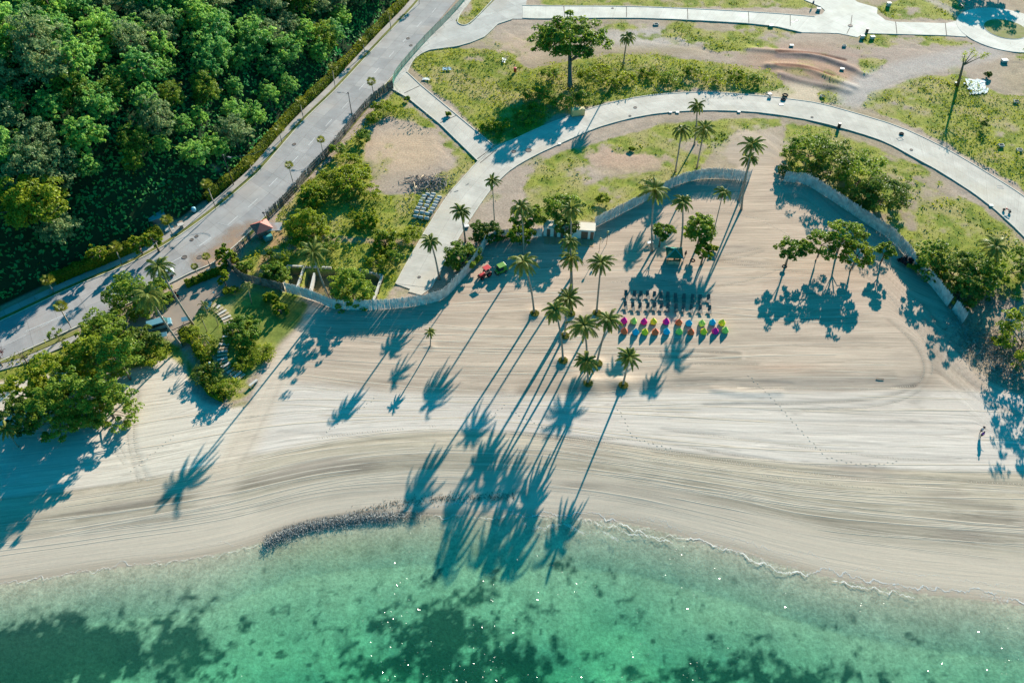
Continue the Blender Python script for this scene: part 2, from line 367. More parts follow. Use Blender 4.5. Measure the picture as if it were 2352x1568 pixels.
lawn=pm([(455,715),(500,690),(560,670),(620,660),(705,705),(690,740),(640,790),(590,850),(560,870),(520,850),(470,790),(435,745)],3)
vegA=np.clip((veg*1.45+(n1-.5)*2.4+(n2-.5)*1.5-bare*.9-.30)*2.2,0,1)*(1-sand)
vegA=np.maximum(vegA*(veg>.02),np.clip((n1-.62)*4+(n2-.5),0,.45)*(1-sand))
def mixc(c,t,col): return c*(1-t[...,None])+np.array(col)*t[...,None]
col=np.zeros(sh+(3,))+np.array([.335,.265,.18])
col=mixc(col,sst(.35,.65,n3),[.38,.30,.235]); col*= (.8+.4*n2)[...,None]
for px,py,rx,ry,cc in [(925,345,11,9,(.50,.36,.24)),(1430,362,10,5,(.46,.31,.22)),(1865,145,19,11,(.34,.20,.13)),(1835,215,9,5,(.56,.45,.32)),(2060,130,25,7,(.36,.28,.23)),(1985,210,7,7,(.38,.33,.29)),(1200,110,8,8,(.45,.33,.24)),(1500,85,20,6,(.42,.37,.33))]:
    q=P(px,py); t=np.exp(-(((X-q[0])/rx)**2+((Y-q[1])/ry)**2)**2)*.85; col=mixc(col,t,cc)
gc=np.zeros(sh+(3,))+np.array([.27,.28,.05]); gc=mixc(gc,sst(.4,.7,n2),[.14,.19,.025]); gc=mixc(gc,sst(.45,.75,fbm(X,Y,5,61,3)),[.33,.29,.11])
col=col*(1-vegA[...,None])+gc*vegA[...,None]
for pl,wd,h in RDG:
    if h==0: continue
    d=dline(X,Y,pl); Z+=h*np.exp(-(d/wd)**2)*(.7+.6*n2)
for pts,wd,cc in [([(1785,119),(1870,121),(1940,137)],.8,(.20,.08,.05)),([(1784,150),(1850,154),(1912,173)],.8,(.20,.08,.05)),([(1790,128),(1880,131),(1960,160)],1.6,(.17,.13,.125)),([(1800,175),(1860,185),(1940,212)],2.,(.18,.14,.13)),([(1780,140),(1870,142),(1920,160),(1965,190)],1.1,(.45,.28,.19)),([(1800,112),(1890,116),(1980,130)],1.2,(.36,.25,.2)),
  ([(2270,118),(2160,140),(2060,165),(1990,190),(1950,228)],4.5,(.40,.36,.33)),([(2140,0),(2200,30),(2215,50)],2.0,(.38,.33,.28)),([(645,548),(740,545),(840,553),(960,556)],1.0,(.33,.24,.16)),([(640,535),(625,560),(610,600),(600,640)],1.6,(.40,.24,.14)),([(575,560),(540,580),(505,606)],2.5,(.46,.30,.2))]:
    t=np.exp(-(dline(X,Y,smooth(P2(pts)))/wd)**4)*.9*(.7+.3*n2); col=mixc(col,t,cc); vegA=vegA*(1-t)
# forest floor
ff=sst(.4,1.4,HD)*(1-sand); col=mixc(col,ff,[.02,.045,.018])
gap=pm([(360,520),(400,505),(440,498),(470,480),(440,520),(400,545),(370,560)],3); col=mixc(col,gap*.9,[.40,.31,.24])
lawnc=np.zeros(sh+(3,))+np.array([.25,.27,.06]); lawnc=mixc(lawnc,sst(.35,.65,n2),[.15,.19,.04]); lawnc=mixc(lawnc,sst(.55,.75,n1),[.30,.28,.10])
col=mixc(col,lawn,[0,0,0])+lawnc*lawn[...,None]
vegA*=1-lawn
# flow coordinate for raked sand
c0,c1,c2,c3=[yat(c,X) for c in (C0,C1,C2,C3)]
vv=np.where(Y<c1,(Y-c0)/(c1-c0)*16,np.where(Y<c2,16+(Y-c1)/(c2-c1)*14,np.where(Y<c3,30+(Y-c2)/(c3-c2)*22,52+(Y-c3))))
# the right side is raked diagonally, the upper court in wide curves
q1=P(2190,960); rt=blur(sst(0,1,((X-P(2080,760)[0])*1.0+(Y-P(2080,760)[1])*.25)/7)*sst(P(2200,1010)[1],P(2200,960)[1],Y),3)
vd=(Y-60)*.78+(X)*.62
vv=vv*(1-rt)+vd*rt
up=sst(P(1600,690)[1],P(1600,560)[1],Y); q2=P(1560,505); vc=np.hypot((X-q2[0])*.55,(Y-q2[1]))+30
vv=vv*(1-up*.0)+0
lf=sst(P(640,900)[0],P(520,900)[0],X+ (Y-80)*.2)
# painted sand colour bands
sc_=np.zeros(sh+(3,))+np.array([.48,.385,.295])
dshore=Y-c0
wetx=sst(9.5,6.0,dshore+2.*(fbm(X,Y,14,41,3)-.5)); tan=sst(c1+.6,c1-.6,Y)
white=sst(c1-.6,c1+.6,Y)*sst(c2+1.5,c2-1.5,Y+2*(n1-.5)); 
sc_=mixc(sc_,tan,[.51,.43,.32]); sc_=mixc(sc_,white,[.60,.53,.455])
lwhite=sst(P(620,950)[0],P(560,950)[0],X)*sst(c1-.6,c1+.6,Y); sc_=mixc(sc_,lwhite,[.62,.55,.45])
sc_=mixc(sc_,sst(P(0,860)[1],P(0,620)[1],Y)*(1-lwhite),[.49,.38,.285])
sc_=mixc(sc_,wetx,[.60,.495,.38])
sc_=mixc(sc_,sst(2.2,.2,dshore)*.7,[.40,.32,.235])
s1=fbm(X,vv*9,14,51,4); s2=fbm(X,vv*16,7,57,3); 
stre=((s1-.5)*.38+(s2-.5)*.24)*(1-wetx*.85)*(1-white*.55)*(1-lwhite*.5)
gb=sst(.55,.75,fbm(X,vv*4,30,77,3))*(1-wetx)*(1-lwhite*.7)*(1-white*.6)
sc_=mixc(sc_,gb*.7,[.38,.31,.25])
sc_*=(1+stre)[...,None]
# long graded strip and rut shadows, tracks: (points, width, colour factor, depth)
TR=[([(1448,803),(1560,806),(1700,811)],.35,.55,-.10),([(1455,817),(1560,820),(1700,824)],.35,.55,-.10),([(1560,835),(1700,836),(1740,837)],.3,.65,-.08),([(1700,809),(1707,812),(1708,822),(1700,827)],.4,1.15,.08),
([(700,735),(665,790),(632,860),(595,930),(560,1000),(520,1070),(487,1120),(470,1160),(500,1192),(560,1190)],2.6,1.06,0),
([(690,760),(650,830),(610,900),(575,960),(540,1020),(505,1080)],.3,.8,-.06),([(660,760),(625,830),(590,910),(555,980),(515,1045)],.3,.85,-.05),
([(306,872),(302,920),(292,980),(296,1030),(318,1105)],.4,.84,-.10),([(320,870),(316,930),(306,990),(312,1040),(340,1102)],.4,.84,-.10),
([(240,960),(262,1000),(290,1050)],.35,.88,-.07),([(228,985),(250,1020),(285,1065)],.35,.88,-.07),

([(2060,715),(2110,760),(2140,810),(2143,860),(2120,895),(2060,925),(1950,940),(1700,944),(1500,945)],.45,.86,-.08),
([(2040,735),(2090,775),(2120,820),(2125,860),(2100,890),(2040,912),(1900,926),(1600,930)],.45,.72,-.07),
([(2130,740),(2150,800),(2152,850),(2140,890),(2100,920)],1.2,.8,-.05),
([(2150,850),(2200,890),(2260,925),(2340,950)],.5,.72,-.07),([(2140,800),(2200,860),(2260,900),(2352,935)],.5,.75,-.07),([(2160,870),(2220,930),(2240,950)],.5,1.1,.05),
([(2140,760),(2180,790),(2230,830),(2290,880)],.5,.75,-.06),([(2120,700),(2170,760),(2220,830),(2260,880)],.5,.75,-.06),
([(1180,530),(1290,600),(1400,595),(1500,560),(1560,500)],.4,.88,-.05),([(1640,660),(1740,640),(1830,600),(1900,560)],.4,.9,-.05),
([(1490,520),(1520,500),(1560,490),(1640,488),(1700,495),(1764,505)],.35,.88,-.05),([(1500,505),(1540,488),(1600,480),(1700,485)],.35,.88,-.05),
([(1640,590),(1700,580),(1745,570)],.4,.82,-.06),([(1650,600),(1700,592),(1752,577)],.4,.82,-.06),
([(1640,598),(1700,608),(1760,616),(1860,628)],.4,.82,-.06),([(1640,592),(1700,600),(1800,612)],.4,.85,-.06),
([(1300,1003),(1500,1010),(1700,1048),(1900,1073),(2352,1092)],.35,.72,-.07),([(1176,995),(1350,1012),(1500,1030),(1750,1070),(2000,1095),(2352,1112)],.45,.72,-.08),
([(0,1146),(250,1118),(450,1080),(700,1030),(950,1000),(1176,1000)],.3,.75,-.06),([(1500,1040),(1800,1080),(2100,1115),(2352,1130)],.35,.75,-.07),
([(640,990),(900,1010),(1000,1012)],.3,.85,-.04),([(1330,966),(1600,960),(1900,970),(2352,975)],.3,.88,-.05),([(1500,998),(1800,995),(2100,1000),(2352,990)],.3,.9,-.05),
([(1520,985),(1800,1020),(2100,1060),(2352,1050)],.35,.88,-.05),
([(1560,888),(1700,884),(1900,890),(2080,880),(2110,868)],1.5,.64,-.05),([(1200,895),(1400,894),(1560,888)],1.2,.72,-.03),
([(1500,880),(1560,872),(1700,874),(1820,880)],.3,.65,-.08),([(1700,888),(1800,892),(1900,893),(2000,895),(2100,885)],.35,.6,-.12),
([(1290,1180),(1500,1150),(1700,1135)],.5,.93,0),
([(200,1215),(400,1175),(560,1130),(800,1080),(1000,1060),(1176,1052),(1500,1090),(1900,1160),(2352,1200)],1.0,.78,0),
([(180,1190),(450,1140),(700,1085),(900,1050),(1176,1035),(1500,1062),(1900,1130),(2352,1165)],.7,.76,0),
([(600,1160),(800,1125),(1000,1105),(1176,1098),(1500,1130),(1800,1180),(2100,1230),(2352,1260)],1.,.78,0),
([(0,1235),(300,1205),(500,1178)],.8,.8,0),([(0,1200),(300,1165),(600,1110),(900,1068),(1176,1075)],.7,.8,0),([(1176,1120),(1500,1105),(1900,1190),(2352,1235)],.7,.82,0),([(760,775),(1000,782),(1200,800),(1290,812)],1.0,.85,0),([(700,830),(900,845),(1100,852),(1280,850)],.9,.84,0),([(690,880),(900,880),(1150,900)],1.,.84,0),([(1480,790),(1700,780),(2000,775)],.8,.86,0),([(1500,860),(1700,850),(2050,858)],.8,.86,0),([(1640,720),(1850,735),(2040,745)],.8,.86,0),([(1400,1140),(1700,1190),(2000,1240),(2352,1290)],.6,.9,0)]
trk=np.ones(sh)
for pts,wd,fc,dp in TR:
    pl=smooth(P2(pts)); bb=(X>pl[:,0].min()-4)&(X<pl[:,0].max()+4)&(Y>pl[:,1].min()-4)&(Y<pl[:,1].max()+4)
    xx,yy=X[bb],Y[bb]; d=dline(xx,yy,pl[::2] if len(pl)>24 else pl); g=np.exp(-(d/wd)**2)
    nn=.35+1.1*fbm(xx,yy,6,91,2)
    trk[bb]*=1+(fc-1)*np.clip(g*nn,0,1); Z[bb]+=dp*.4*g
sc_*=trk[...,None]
t=np.exp(-(dline(X,Y,smooth(P2([(712,728),(672,785),(640,850),(602,925),(566,1000),(530,1065),(500,1120),(486,1150),(500,1175)])))/3.2)**4)*.8; sc_=mixc(sc_,t,[.58,.48,.37])*(1-.12*np.exp(-((dline(X,Y,smooth(P2([(735,735),(690,795),(655,860),(622,930),(585,1005),(548,1075)])))/.35)**2)))[...,None]
t=np.exp(-(dline(X,Y,smooth(P2([(1480,878),(1560,884),(1700,884),(1900,888),(2060,882),(2105,868)])))/1.0)**4)*.8*(.75+.5*n2); sc_=mixc(sc_,t,[.37,.31,.25]); q=P(1810,890-46); t=np.exp(-(((X-q[0])/7)**2+((Y-q[1])/1.0)**2))*.35; sc_=mixc(sc_,t,[.50,.30,.20])
# seaweed wrack line
wr=.5*np.exp(-((dline(X,Y,smooth(P2([(820,1172),(900,1155),(960,1142),(1060,1136),(1150,1140),(1210,1130)])))-0)/1.1)**2)*sst(.52,.62,fbm(X,Y,1.1,71,3))*.7
sc_=mixc(sc_,wr,[.12,.10,.07])
# seabed
dep=np.maximum(c0-Y,0); sb=np.zeros(sh+(3,))+np.array([.55,.49,.34])
GR=[(150,1500,15,5.4,1.8),(40,1520,11,5.5,1.5),(250,1500,9,4.6,1.5),(60,1568,18,5,.8),(410,1490,8.5,7.5,1.15),(1020,1470,13,9,1.15),(900,1540,12,6,.9),(1080,1400,8,7,.75),(1150,1550,16,7,1.1),(980,1390,6,5,.45),(1700,1560,22,5,.85),(1850,1568,14,4,1.0),(1500,1540,10,4,.55),(1300,1530,10,4,.55),(2080,1430,5,1.6,.35),(1700,1480,8,3,.35),(960,1440,12,6,.6),(1350,1300,8,4,.2)]
gr=np.zeros(sh)
for px,py,rx,ry,a in GR:
    q=P(px,py,-2.5); gr=np.maximum(gr,a*np.exp(-(((X-q[0])/rx)**2+((Y-q[1])/ry)**2)*1.3))
ng=fbm(X,Y,2.2,81,4); nf=fbm(X,Y,.9,85,3)
ga=np.clip((gr+(ng-.5)*1.5+(nf-.5)*1.4-.38)*2.0,0,1)*sst(2,7,dep)
ga=np.maximum(ga,sst(.74,.82,fbm(X,Y,1.5,88,3)+.06*(X<0))*sst(8,13,dep)*.8)
sb*=(.70+.35*fbm(X,Y,1.5,87,4)+.25*np.abs(vn(X,Y,.8,187)-.5)*2)[...,None]  # mottled noise puts the caustic light network into the seabed colour
sb=mixc(sb,ga*.93,[.025,.085,.065])
# drift of dead weed in the wash near the shore
q=P2([(610,1240),(700,1210),(800,1192),(950,1182),(1080,1186),(1250,1205),(1320,1215)],-1.); wd_=dline(X,Y,smooth(q)); wb=.9*np.exp(-(wd_/1.1)**2)*sst(.3,.55,n2+.1)*sst(P(596,1240,-1)[0],P(625,1230,-1)[0],X)*(1-.75*sst(P(860,1190,-1)[0],P(1050,1190,-1)[0],X))
sb=mixc(sb,wb*.9,[.07,.055,.045]); 
plume=np.exp(-(dline(X,Y,smooth(P2([(650,1270),(720,1280),(840,1250),(1000,1240),(1100,1245)],-1.4)))/3.0)**2)*.5*n1; sb=mixc(sb,plume,[.40,.30,.14])
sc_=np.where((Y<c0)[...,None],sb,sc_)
sc_=mixc(sc_,wb*.9*(Y>=c0),[.09,.075,.06])
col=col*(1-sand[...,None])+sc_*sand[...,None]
# rough heights
rough=(1-sand)*(1-sst(0,3,HD)); Z-=rough*(n2*.22)*sst(.1,.3,np.minimum(veg+.2,1))
for pl in (np.vstack([BRL,BRR[::-1]]),PLAZA,JUNC,ROADPOLY,DRIVE,np.vstack([TOPL,TOPR[::-1]]),np.vstack([LINKR,LINKL[::-1]])):
    m=inpoly(X,Y,pl); Z[m]=np.minimum(Z[m],-.08)
    m=blur(m.astype(float),2); vegA*=1-np.clip(m*2,0,1)
BASINS=[P2([(648,668),(668,616),(700,616),(684,668)]),P2([(690,676),(706,622),(770,622),(790,690),(760,700)]),P2([(835,690),(830,632),(880,634),(862,688)])]
for bp_ in BASINS:
    m=inpoly(X,Y,bp_); Z[m]-=1.3; col[m]=np.array([.20,.15,.07])*(.6+.8*n2[m])[:,None]; vegA[m]=0
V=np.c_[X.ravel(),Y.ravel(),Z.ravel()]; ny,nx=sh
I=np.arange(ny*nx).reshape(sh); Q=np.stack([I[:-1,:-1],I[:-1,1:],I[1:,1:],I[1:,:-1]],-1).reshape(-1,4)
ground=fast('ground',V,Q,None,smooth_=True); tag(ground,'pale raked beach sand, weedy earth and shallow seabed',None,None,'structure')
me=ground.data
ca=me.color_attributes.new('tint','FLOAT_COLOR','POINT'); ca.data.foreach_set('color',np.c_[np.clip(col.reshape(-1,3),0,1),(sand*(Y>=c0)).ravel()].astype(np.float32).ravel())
fa=me.attributes.new('flow','FLOAT_VECTOR','POINT'); fa.data.foreach_set('vector',np.c_[X.ravel(),vv.ravel(),(wetx*1.).ravel()].astype(np.float32).ravel())
gm=bpy.data.materials.new('ground'); gm.use_nodes=True; n=gm.node_tree; L=n.links.new; b=n.nodes['Principled BSDF']; b.inputs['Roughness'].default_value=.95; b.inputs['Specular IOR Level'].default_value=.1
at=n.nodes.new('ShaderNodeAttribute'); at.attribute_name='tint'; fl=n.nodes.new('ShaderNodeAttribute'); fl.attribute_name='flow'; tc=n.nodes.new('ShaderNodeTexCoord')
mp=n.nodes.new('ShaderNodeMapping'); mp.inputs['Scale'].default_value=(.06,1.7,1); L(fl.outputs['Vector'],mp.inputs[0])
z1=n.nodes.new('ShaderNodeTexNoise'); z1.inputs['Scale'].default_value=1.; z1.inputs['Detail'].default_value=5; z1.inputs['Roughness'].default_value=.65; L(mp.outputs[0],z1.inputs['Vector'])
z2=n.nodes.new('ShaderNodeTexNoise'); z2.inputs['Scale'].default_value=2.2; z2.inputs['Detail'].default_value=6; z2.inputs['Roughness'].default_value=.7; L(tc.outputs['Object'],z2.inputs['Vector'])
def mrng(inp,a,b_,c,d):
    q=n.nodes.new('ShaderNodeMapRange'); q.inputs[1].default_value=a;q.inputs[2].default_value=b_;q.inputs[3].default_value=c;q.inputs[4].default_value=d; L(inp,q.inputs[0]); return q.outputs[0]
fs=mrng(z1.outputs[0],.3,.7,.88,1.09); fo=mrng(z2.outputs[0],.3,.7,.72,1.28); f2=mrng(z2.outputs[0],.3,.7,.95,1.05)
mp3=n.nodes.new('ShaderNodeMapping'); mp3.inputs['Scale'].default_value=(.018,.55,1); L(fl.outputs['Vector'],mp3.inputs[0])
z3=n.nodes.new('ShaderNodeTexNoise'); z3.inputs['Scale'].default_value=1.; z3.inputs['Detail'].default_value=2.5; z3.inputs['Roughness'].default_value=.6; L(mp3.outputs[0],z3.inputs['Vector'])
def lines(c_,w_,f_,prev):
    a1=n.nodes.new('ShaderNodeMath'); a1.operation='SUBTRACT'; a1.inputs[1].default_value=c_; L(z3.outputs[0],a1.inputs[0])
    a2=n.nodes.new('ShaderNodeMath'); a2.operation='ABSOLUTE'; L(a1.outputs[0],a2.inputs[0]); o_=mrng(a2.outputs[0],w_*.4,w_,f_,1.)
    a3=n.nodes.new('ShaderNodeMath'); a3.operation='MULTIPLY'; L(prev,a3.inputs[0]); L(o_,a3.inputs[1]); return a3.outputs[0]
for c_,w_,f_ in ((.5,.012,.80),(.44,.008,.86),(.565,.008,1.12),(.53,.007,.87),(.40,.010,.88),(.60,.009,.85),(.47,.006,1.1)): fs=lines(c_,w_,f_,fs)
wz=n.nodes.new('ShaderNodeSeparateXYZ'); L(fl.outputs['Vector'],wz.inputs[0])
fm=n.nodes.new('ShaderNodeMix'); L(wz.outputs[2],fm.inputs[0]); L(fs,fm.inputs[2]); fm.inputs[3].default_value=1.
mu=n.nodes.new('ShaderNodeMath'); mu.operation='MULTIPLY'; L(fm.outputs[0],mu.inputs[0]); L(f2,mu.inputs[1])
fa_=n.nodes.new('ShaderNodeMix'); L(at.outputs['Alpha'],fa_.inputs[0]); L(fo,fa_.inputs[2]); L(mu.outputs[0],fa_.inputs[3])
vm=n.nodes.new('ShaderNodeVectorMath'); vm.operation='SCALE'; L(at.outputs['Color'],vm.inputs[0]); L(fa_.outputs[0],vm.inputs[3]); L(vm.outputs[0],b.inputs['Base Color'])
hb=n.nodes.new('ShaderNodeMix'); L(at.outputs['Alpha'],hb.inputs[0]); L(z2.outputs[0],hb.inputs[2]); L(z1.outputs[0],hb.inputs[3])
bp=n.nodes.new('ShaderNodeBump'); bp.inputs['Strength'].default_value=.35; bp.inputs['Distance'].default_value=.12; L(hb.outputs[0],bp.inputs['Height']); L(bp.outputs[0],b.inputs['Normal'])
me.materials.append(gm)

def zat(x,y):
    ix=np.clip(np.searchsorted(xs,x)-1,0,nx-2); iy=np.clip(np.searchsorted(ys,y)-1,0,ny-2); fx=(x-xs[ix])/(xs[ix+1]-xs[ix]); fy=(y-ys[iy])/(ys[iy+1]-ys[iy])
    return (Z[iy,ix]*(1-fx)+Z[iy,ix+1]*fx)*(1-fy)+(Z[iy+1,ix]*(1-fx)+Z[iy+1,ix+1]*fx)*fy
# ---------------- furrows and tyre treads on the sand ----------------
g=random.Random(5); FVv=[];FQq=[];nb=0
def iso(v,x):
    a,b_,c_,d_=[yat(c,x) for c in (C0,C1,C2,C3)]
    return a+(b_-a)*v/16 if v<16 else (b_+(c_-b_)*(v-16)/14 if v<30 else (c_+(d_-c_)*(v-30)/22 if v<52 else d_+v-52))
def insand(x,y): return inpoly(x,y,SANDP)&(dline(x,y,SANDP)>1.0)
for k in range(330):
    v=g.choice([g.uniform(5,16),g.uniform(5,16),g.uniform(16,30),g.uniform(30,56),g.uniform(30,70)]); x0=g.uniform(-95,95); Ln=g.uniform(8,55); x_=np.arange(x0,x0+Ln,1.0); dr=g.uniform(-.05,.05)+ (g.uniform(-.2,.2) if v>50 else 0)
    y_=np.array([iso(v,xx) for xx in x_])+dr*(x_-x0)+.15*(vn(x_,x_*0,7,k)-.5)
    ok=insand(x_,y_)&(X[0,0]<x_); 
    if v>30: ok&=(x_<P(2060,800)[0])
    idx=np.where(ok)[0]
    if len(idx)<5: continue
    runs=np.split(idx,np.where(np.diff(idx)>1)[0]+1)
    for rn in runs:
        if len(rn)<5: continue
        pl=np.c_[x_[rn],y_[rn]]; m_=len(pl); z_=zat(pl[:,0],pl[:,1]); tp=np.minimum(1,np.minimum(np.arange(m_),np.arange(m_)[::-1])/3.); w_=g.uniform(.10,.32); h_=g.uniform(.006,.028)
        a=offset(pl,-w_);b_=offset(pl,w_); FVv.append(np.vstack([np.c_[a,z_-.03],np.c_[pl,z_+h_*tp],np.c_[b_,z_-.03]])); i=nb+np.arange(m_-1)
        FQq+= [np.c_[i,i+1,i+1+m_,i+m_],np.c_[i+m_,i+1+m_,i+1+2*m_,i+2*m_]]; nb+=3*m_
msand=mat('furrow_sand',(.53,.45,.35),.95,.1,var=.08,vs=.4)
tag(fast('sand_furrow',np.vstack(FVv),np.vstack(FQq),msand,smooth_=False),'thin ridges of raked sand along the beach',None,None,'structure')
mb=MB()
TT=[t_[0] for t_ in TR if t_[1]<.5 and t_[1]>.3 or t_[0][0] in ((1448,803),(1455,817),(1560,835))]
TT+=[[(1180,600),(1260,640),(1400,650),(1540,640),(1640,655)],[(650,780),(615,840),(580,900),(545,960)],[(2010,640),(2060,700),(2090,740)],[(1640,480),(1740,500),(1850,560)],[(1560,520),(1600,515),(1660,525)],[(700,1010),(850,990),(1000,978)],[(1450,1048),(1700,1085),(2000,1122),(2300,1150)]]
for pts in TT:
    pl=smooth(P2(pts),2); Ls=np.hypot(*np.diff(pl,axis=0).T).sum(); pl=resample(pl,max(3,int(Ls/.42))); t_=np.gradient(pl,axis=0); z_=zat(pl[:,0],pl[:,1]); ok=insand(pl[:,0],pl[:,1])
    for i in range(len(pl)):
        if not ok[i] or vn(np.array([i*.42]),np.array([0.]),9,3)[0]<.3: continue
        a=math.atan2(t_[i][1],t_[i][0]); mb.box((pl[i][0],pl[i][1],z_[i]-.003),(.13,.5,.055),a+.35*(1 if i%2 else -1),taper=.5)
for pts in [[(1720,862),(1780,920),(1840,990),(1890,1040)],[(1420,940),(1440,970),(1445,1000),(1500,1020),(1540,1030)],[(1176,945),(1240,975),(1290,1000)],[(750,990),(800,960),(860,915)],[(1900,1050),(1990,1070),(2060,1060)],[(300,1080),(340,1050),(400,1000)],[(1100,1010),(1120,960),(1160,930)]]:
    pl=smooth(P2(pts),2); Ls=np.hypot(*np.diff(pl,axis=0).T).sum(); pl=resample(pl,int(Ls/.7)); z_=zat(pl[:,0],pl[:,1]); t_=np.gradient(pl,axis=0)
    for i in range(len(pl)):
        a=math.atan2(t_[i][1],t_[i][0]); q=pl[i]+np.array([-math.sin(a),math.cos(a)])*(.14 if i%2 else -.14); mb.box((q[0],q[1],z_[i]+.01),(.34,.14,.08),a,taper=.5)
tag(mb.build('tyre_track',msand),'tyre tread ridges pressed in the sand',None,None,'structure')

# ---------------- sea ----------------
wm=bpy.data.materials.new('sea_water'); wm.use_nodes=True; n=wm.node_tree; n.nodes.clear(); L=n.links.new
out=n.nodes.new('ShaderNodeOutputMaterial'); tr=n.nodes.new('ShaderNodeBsdfTransparent'); gl=n.nodes.new('ShaderNodeBsdfGlossy'); gl.inputs['Roughness'].default_value=.14
ms=n.nodes.new('ShaderNodeMixShader'); ge=n.nodes.new('ShaderNodeNewGeometry'); dt=n.nodes.new('ShaderNodeVectorMath'); dt.operation='DOT_PRODUCT'; L(ge.outputs['Normal'],dt.inputs[0]); L(ge.outputs['Incoming'],dt.inputs[1])
ab=n.nodes.new('ShaderNodeMath'); ab.operation='ABSOLUTE'; L(dt.outputs['Value'],ab.inputs[0]); om=n.nodes.new('ShaderNodeMath'); om.operation='SUBTRACT'; om.inputs[0].default_value=1; L(ab.outputs[0],om.inputs[1])
pw=n.nodes.new('ShaderNodeMath'); pw.operation='POWER'; pw.inputs[1].default_value=5; L(om.outputs[0],pw.inputs[0]); fr=n.nodes.new('ShaderNodeMath'); fr.operation='MULTIPLY_ADD'; fr.inputs[1].default_value=.9; fr.inputs[2].default_value=.018; L(pw.outputs[0],fr.inputs[0])
tc=n.nodes.new('ShaderNodeTexCoord'); z=n.nodes.new('ShaderNodeTexNoise'); z.inputs['Scale'].default_value=2.0; z.inputs['Detail'].default_value=4; z.inputs['Roughness'].default_value=.6
mpp=n.nodes.new('ShaderNodeMapping'); mpp.inputs['Rotation'].default_value=(0,0,.25); mpp.inputs['Scale'].default_value=(.7,1.5,1); L(tc.outputs['Object'],mpp.inputs[0]); L(mpp.outputs[0],z.inputs['Vector'])
bp=n.nodes.new('ShaderNodeBump'); bp.inputs['Strength'].default_value=1.; bp.inputs['Distance'].default_value=.05; L(z.outputs[0],bp.inputs['Height'])
L(bp.outputs[0],gl.inputs['Normal']); L(fr.outputs[0],ms.inputs[0]); L(tr.outputs[0],ms.inputs[1]); L(gl.outputs[0],ms.inputs[2]); L(ms.outputs[0],out.inputs[0])
va=n.nodes.new('ShaderNodeVolumeAbsorption'); va.inputs[0].default_value=(.12,.93,.70,1); va.inputs[1].default_value=.20; L(va.outputs[0],out.inputs[1])
wb_=MB(); wb_.box((0,-1390,-11),(6000,3000,20)); sea=wb_.build('sea_water',wm); tag(sea,'clear green shallow sea water along the beach',None,None,'structure')
gm_=bpy.data.materials.new('glint_facet'); gm_.use_nodes=True; n=gm_.node_tree; n.nodes.clear(); L=n.links.new  # small tilted facets added over the water to catch the sun as glints
out=n.nodes.new('ShaderNodeOutputMaterial'); tr=n.nodes.new('ShaderNodeBsdfTransparent'); gl=n.nodes.new('ShaderNodeBsdfGlossy'); gl.inputs['Roughness'].default_value=.16; ms=n.nodes.new('ShaderNodeMixShader'); ms.inputs[0].default_value=.045
L(tr.outputs[0],ms.inputs[1]); L(gl.outputs[0],ms.inputs[2]); L(ms.outputs[0],out.inputs[0])
k=110000; c=np.c_[rng.uniform(-60,90,k),rng.uniform(24,80,k)]; ok=(c[:,1]<yat(C0,c[:,0])-1.5)&(fbm(c[:,0],c[:,1],7,201,3)+.3*fbm(c[:,0],c[:,1],1.5,205,2)>.745-.02*np.clip(c[:,0]/30,-1.5,1.5)); c=c[ok]; k=len(c)
th_=R(1)*rng.uniform(12,32,k); ph=rng.uniform(0,2*math.pi,k); nn_=np.c_[np.sin(th_)*np.cos(ph),np.sin(th_)*np.sin(ph),np.cos(th_)]
sz=.025+.045*rng.random(k)**2; t_=np.cross(nn_,[0,0,1.]); t_/=np.linalg.norm(t_,axis=1)[:,None]; b2=np.cross(nn_,t_); cc_=np.c_[c,-1+.01+sz*np.sin(th_)]
V_=np.stack([cc_-t_*sz[:,None]*1.4-b2*sz[:,None]*.7,cc_+t_*sz[:,None]*1.4-b2*sz[:,None]*.7,cc_+t_*sz[:,None]*1.4+b2*sz[:,None]*.7,cc_-t_*sz[:,None]*1.4+b2*sz[:,None]*.7],1).reshape(-1,3)
tag(fast('sea_glint_facets',V_,np.arange(4*k).reshape(-1,4),gm_),'tiny tilted facets added on the sea surface for sun glints',None,None,'stuff')
# foam
fmm=bpy.data.materials.new('foam'); fmm.use_nodes=True; n=fmm.node_tree; L=n.links.new; b=n.nodes['Principled BSDF']; b.inputs['Base Color'].default_value=(.8,.8,.76,1); b.inputs['Roughness'].default_value=.9
tc=n.nodes.new('ShaderNodeTexCoord'); z=n.nodes.new('ShaderNodeTexNoise'); z.inputs['Scale'].default_value=2.2; z.inputs['Detail'].default_value=6; z.inputs['Roughness'].default_value=.75; L(tc.outputs['Object'],z.inputs['Vector'])
at=n.nodes.new('ShaderNodeAttribute'); at.attribute_name='thick'
ad=n.nodes.new('ShaderNodeMath'); ad.operation='ADD'; L(z.outputs[0],ad.inputs[0]); L(at.outputs['Fac'],ad.inputs[1])
mr=n.nodes.new('ShaderNodeMapRange'); mr.inputs[1].default_value=.95; mr.inputs[2].default_value=1.55; L(ad.outputs[0],mr.inputs[0]); L(mr.outputs[0],b.inputs['Alpha'])
FV=[];FQ=[];FT=[]
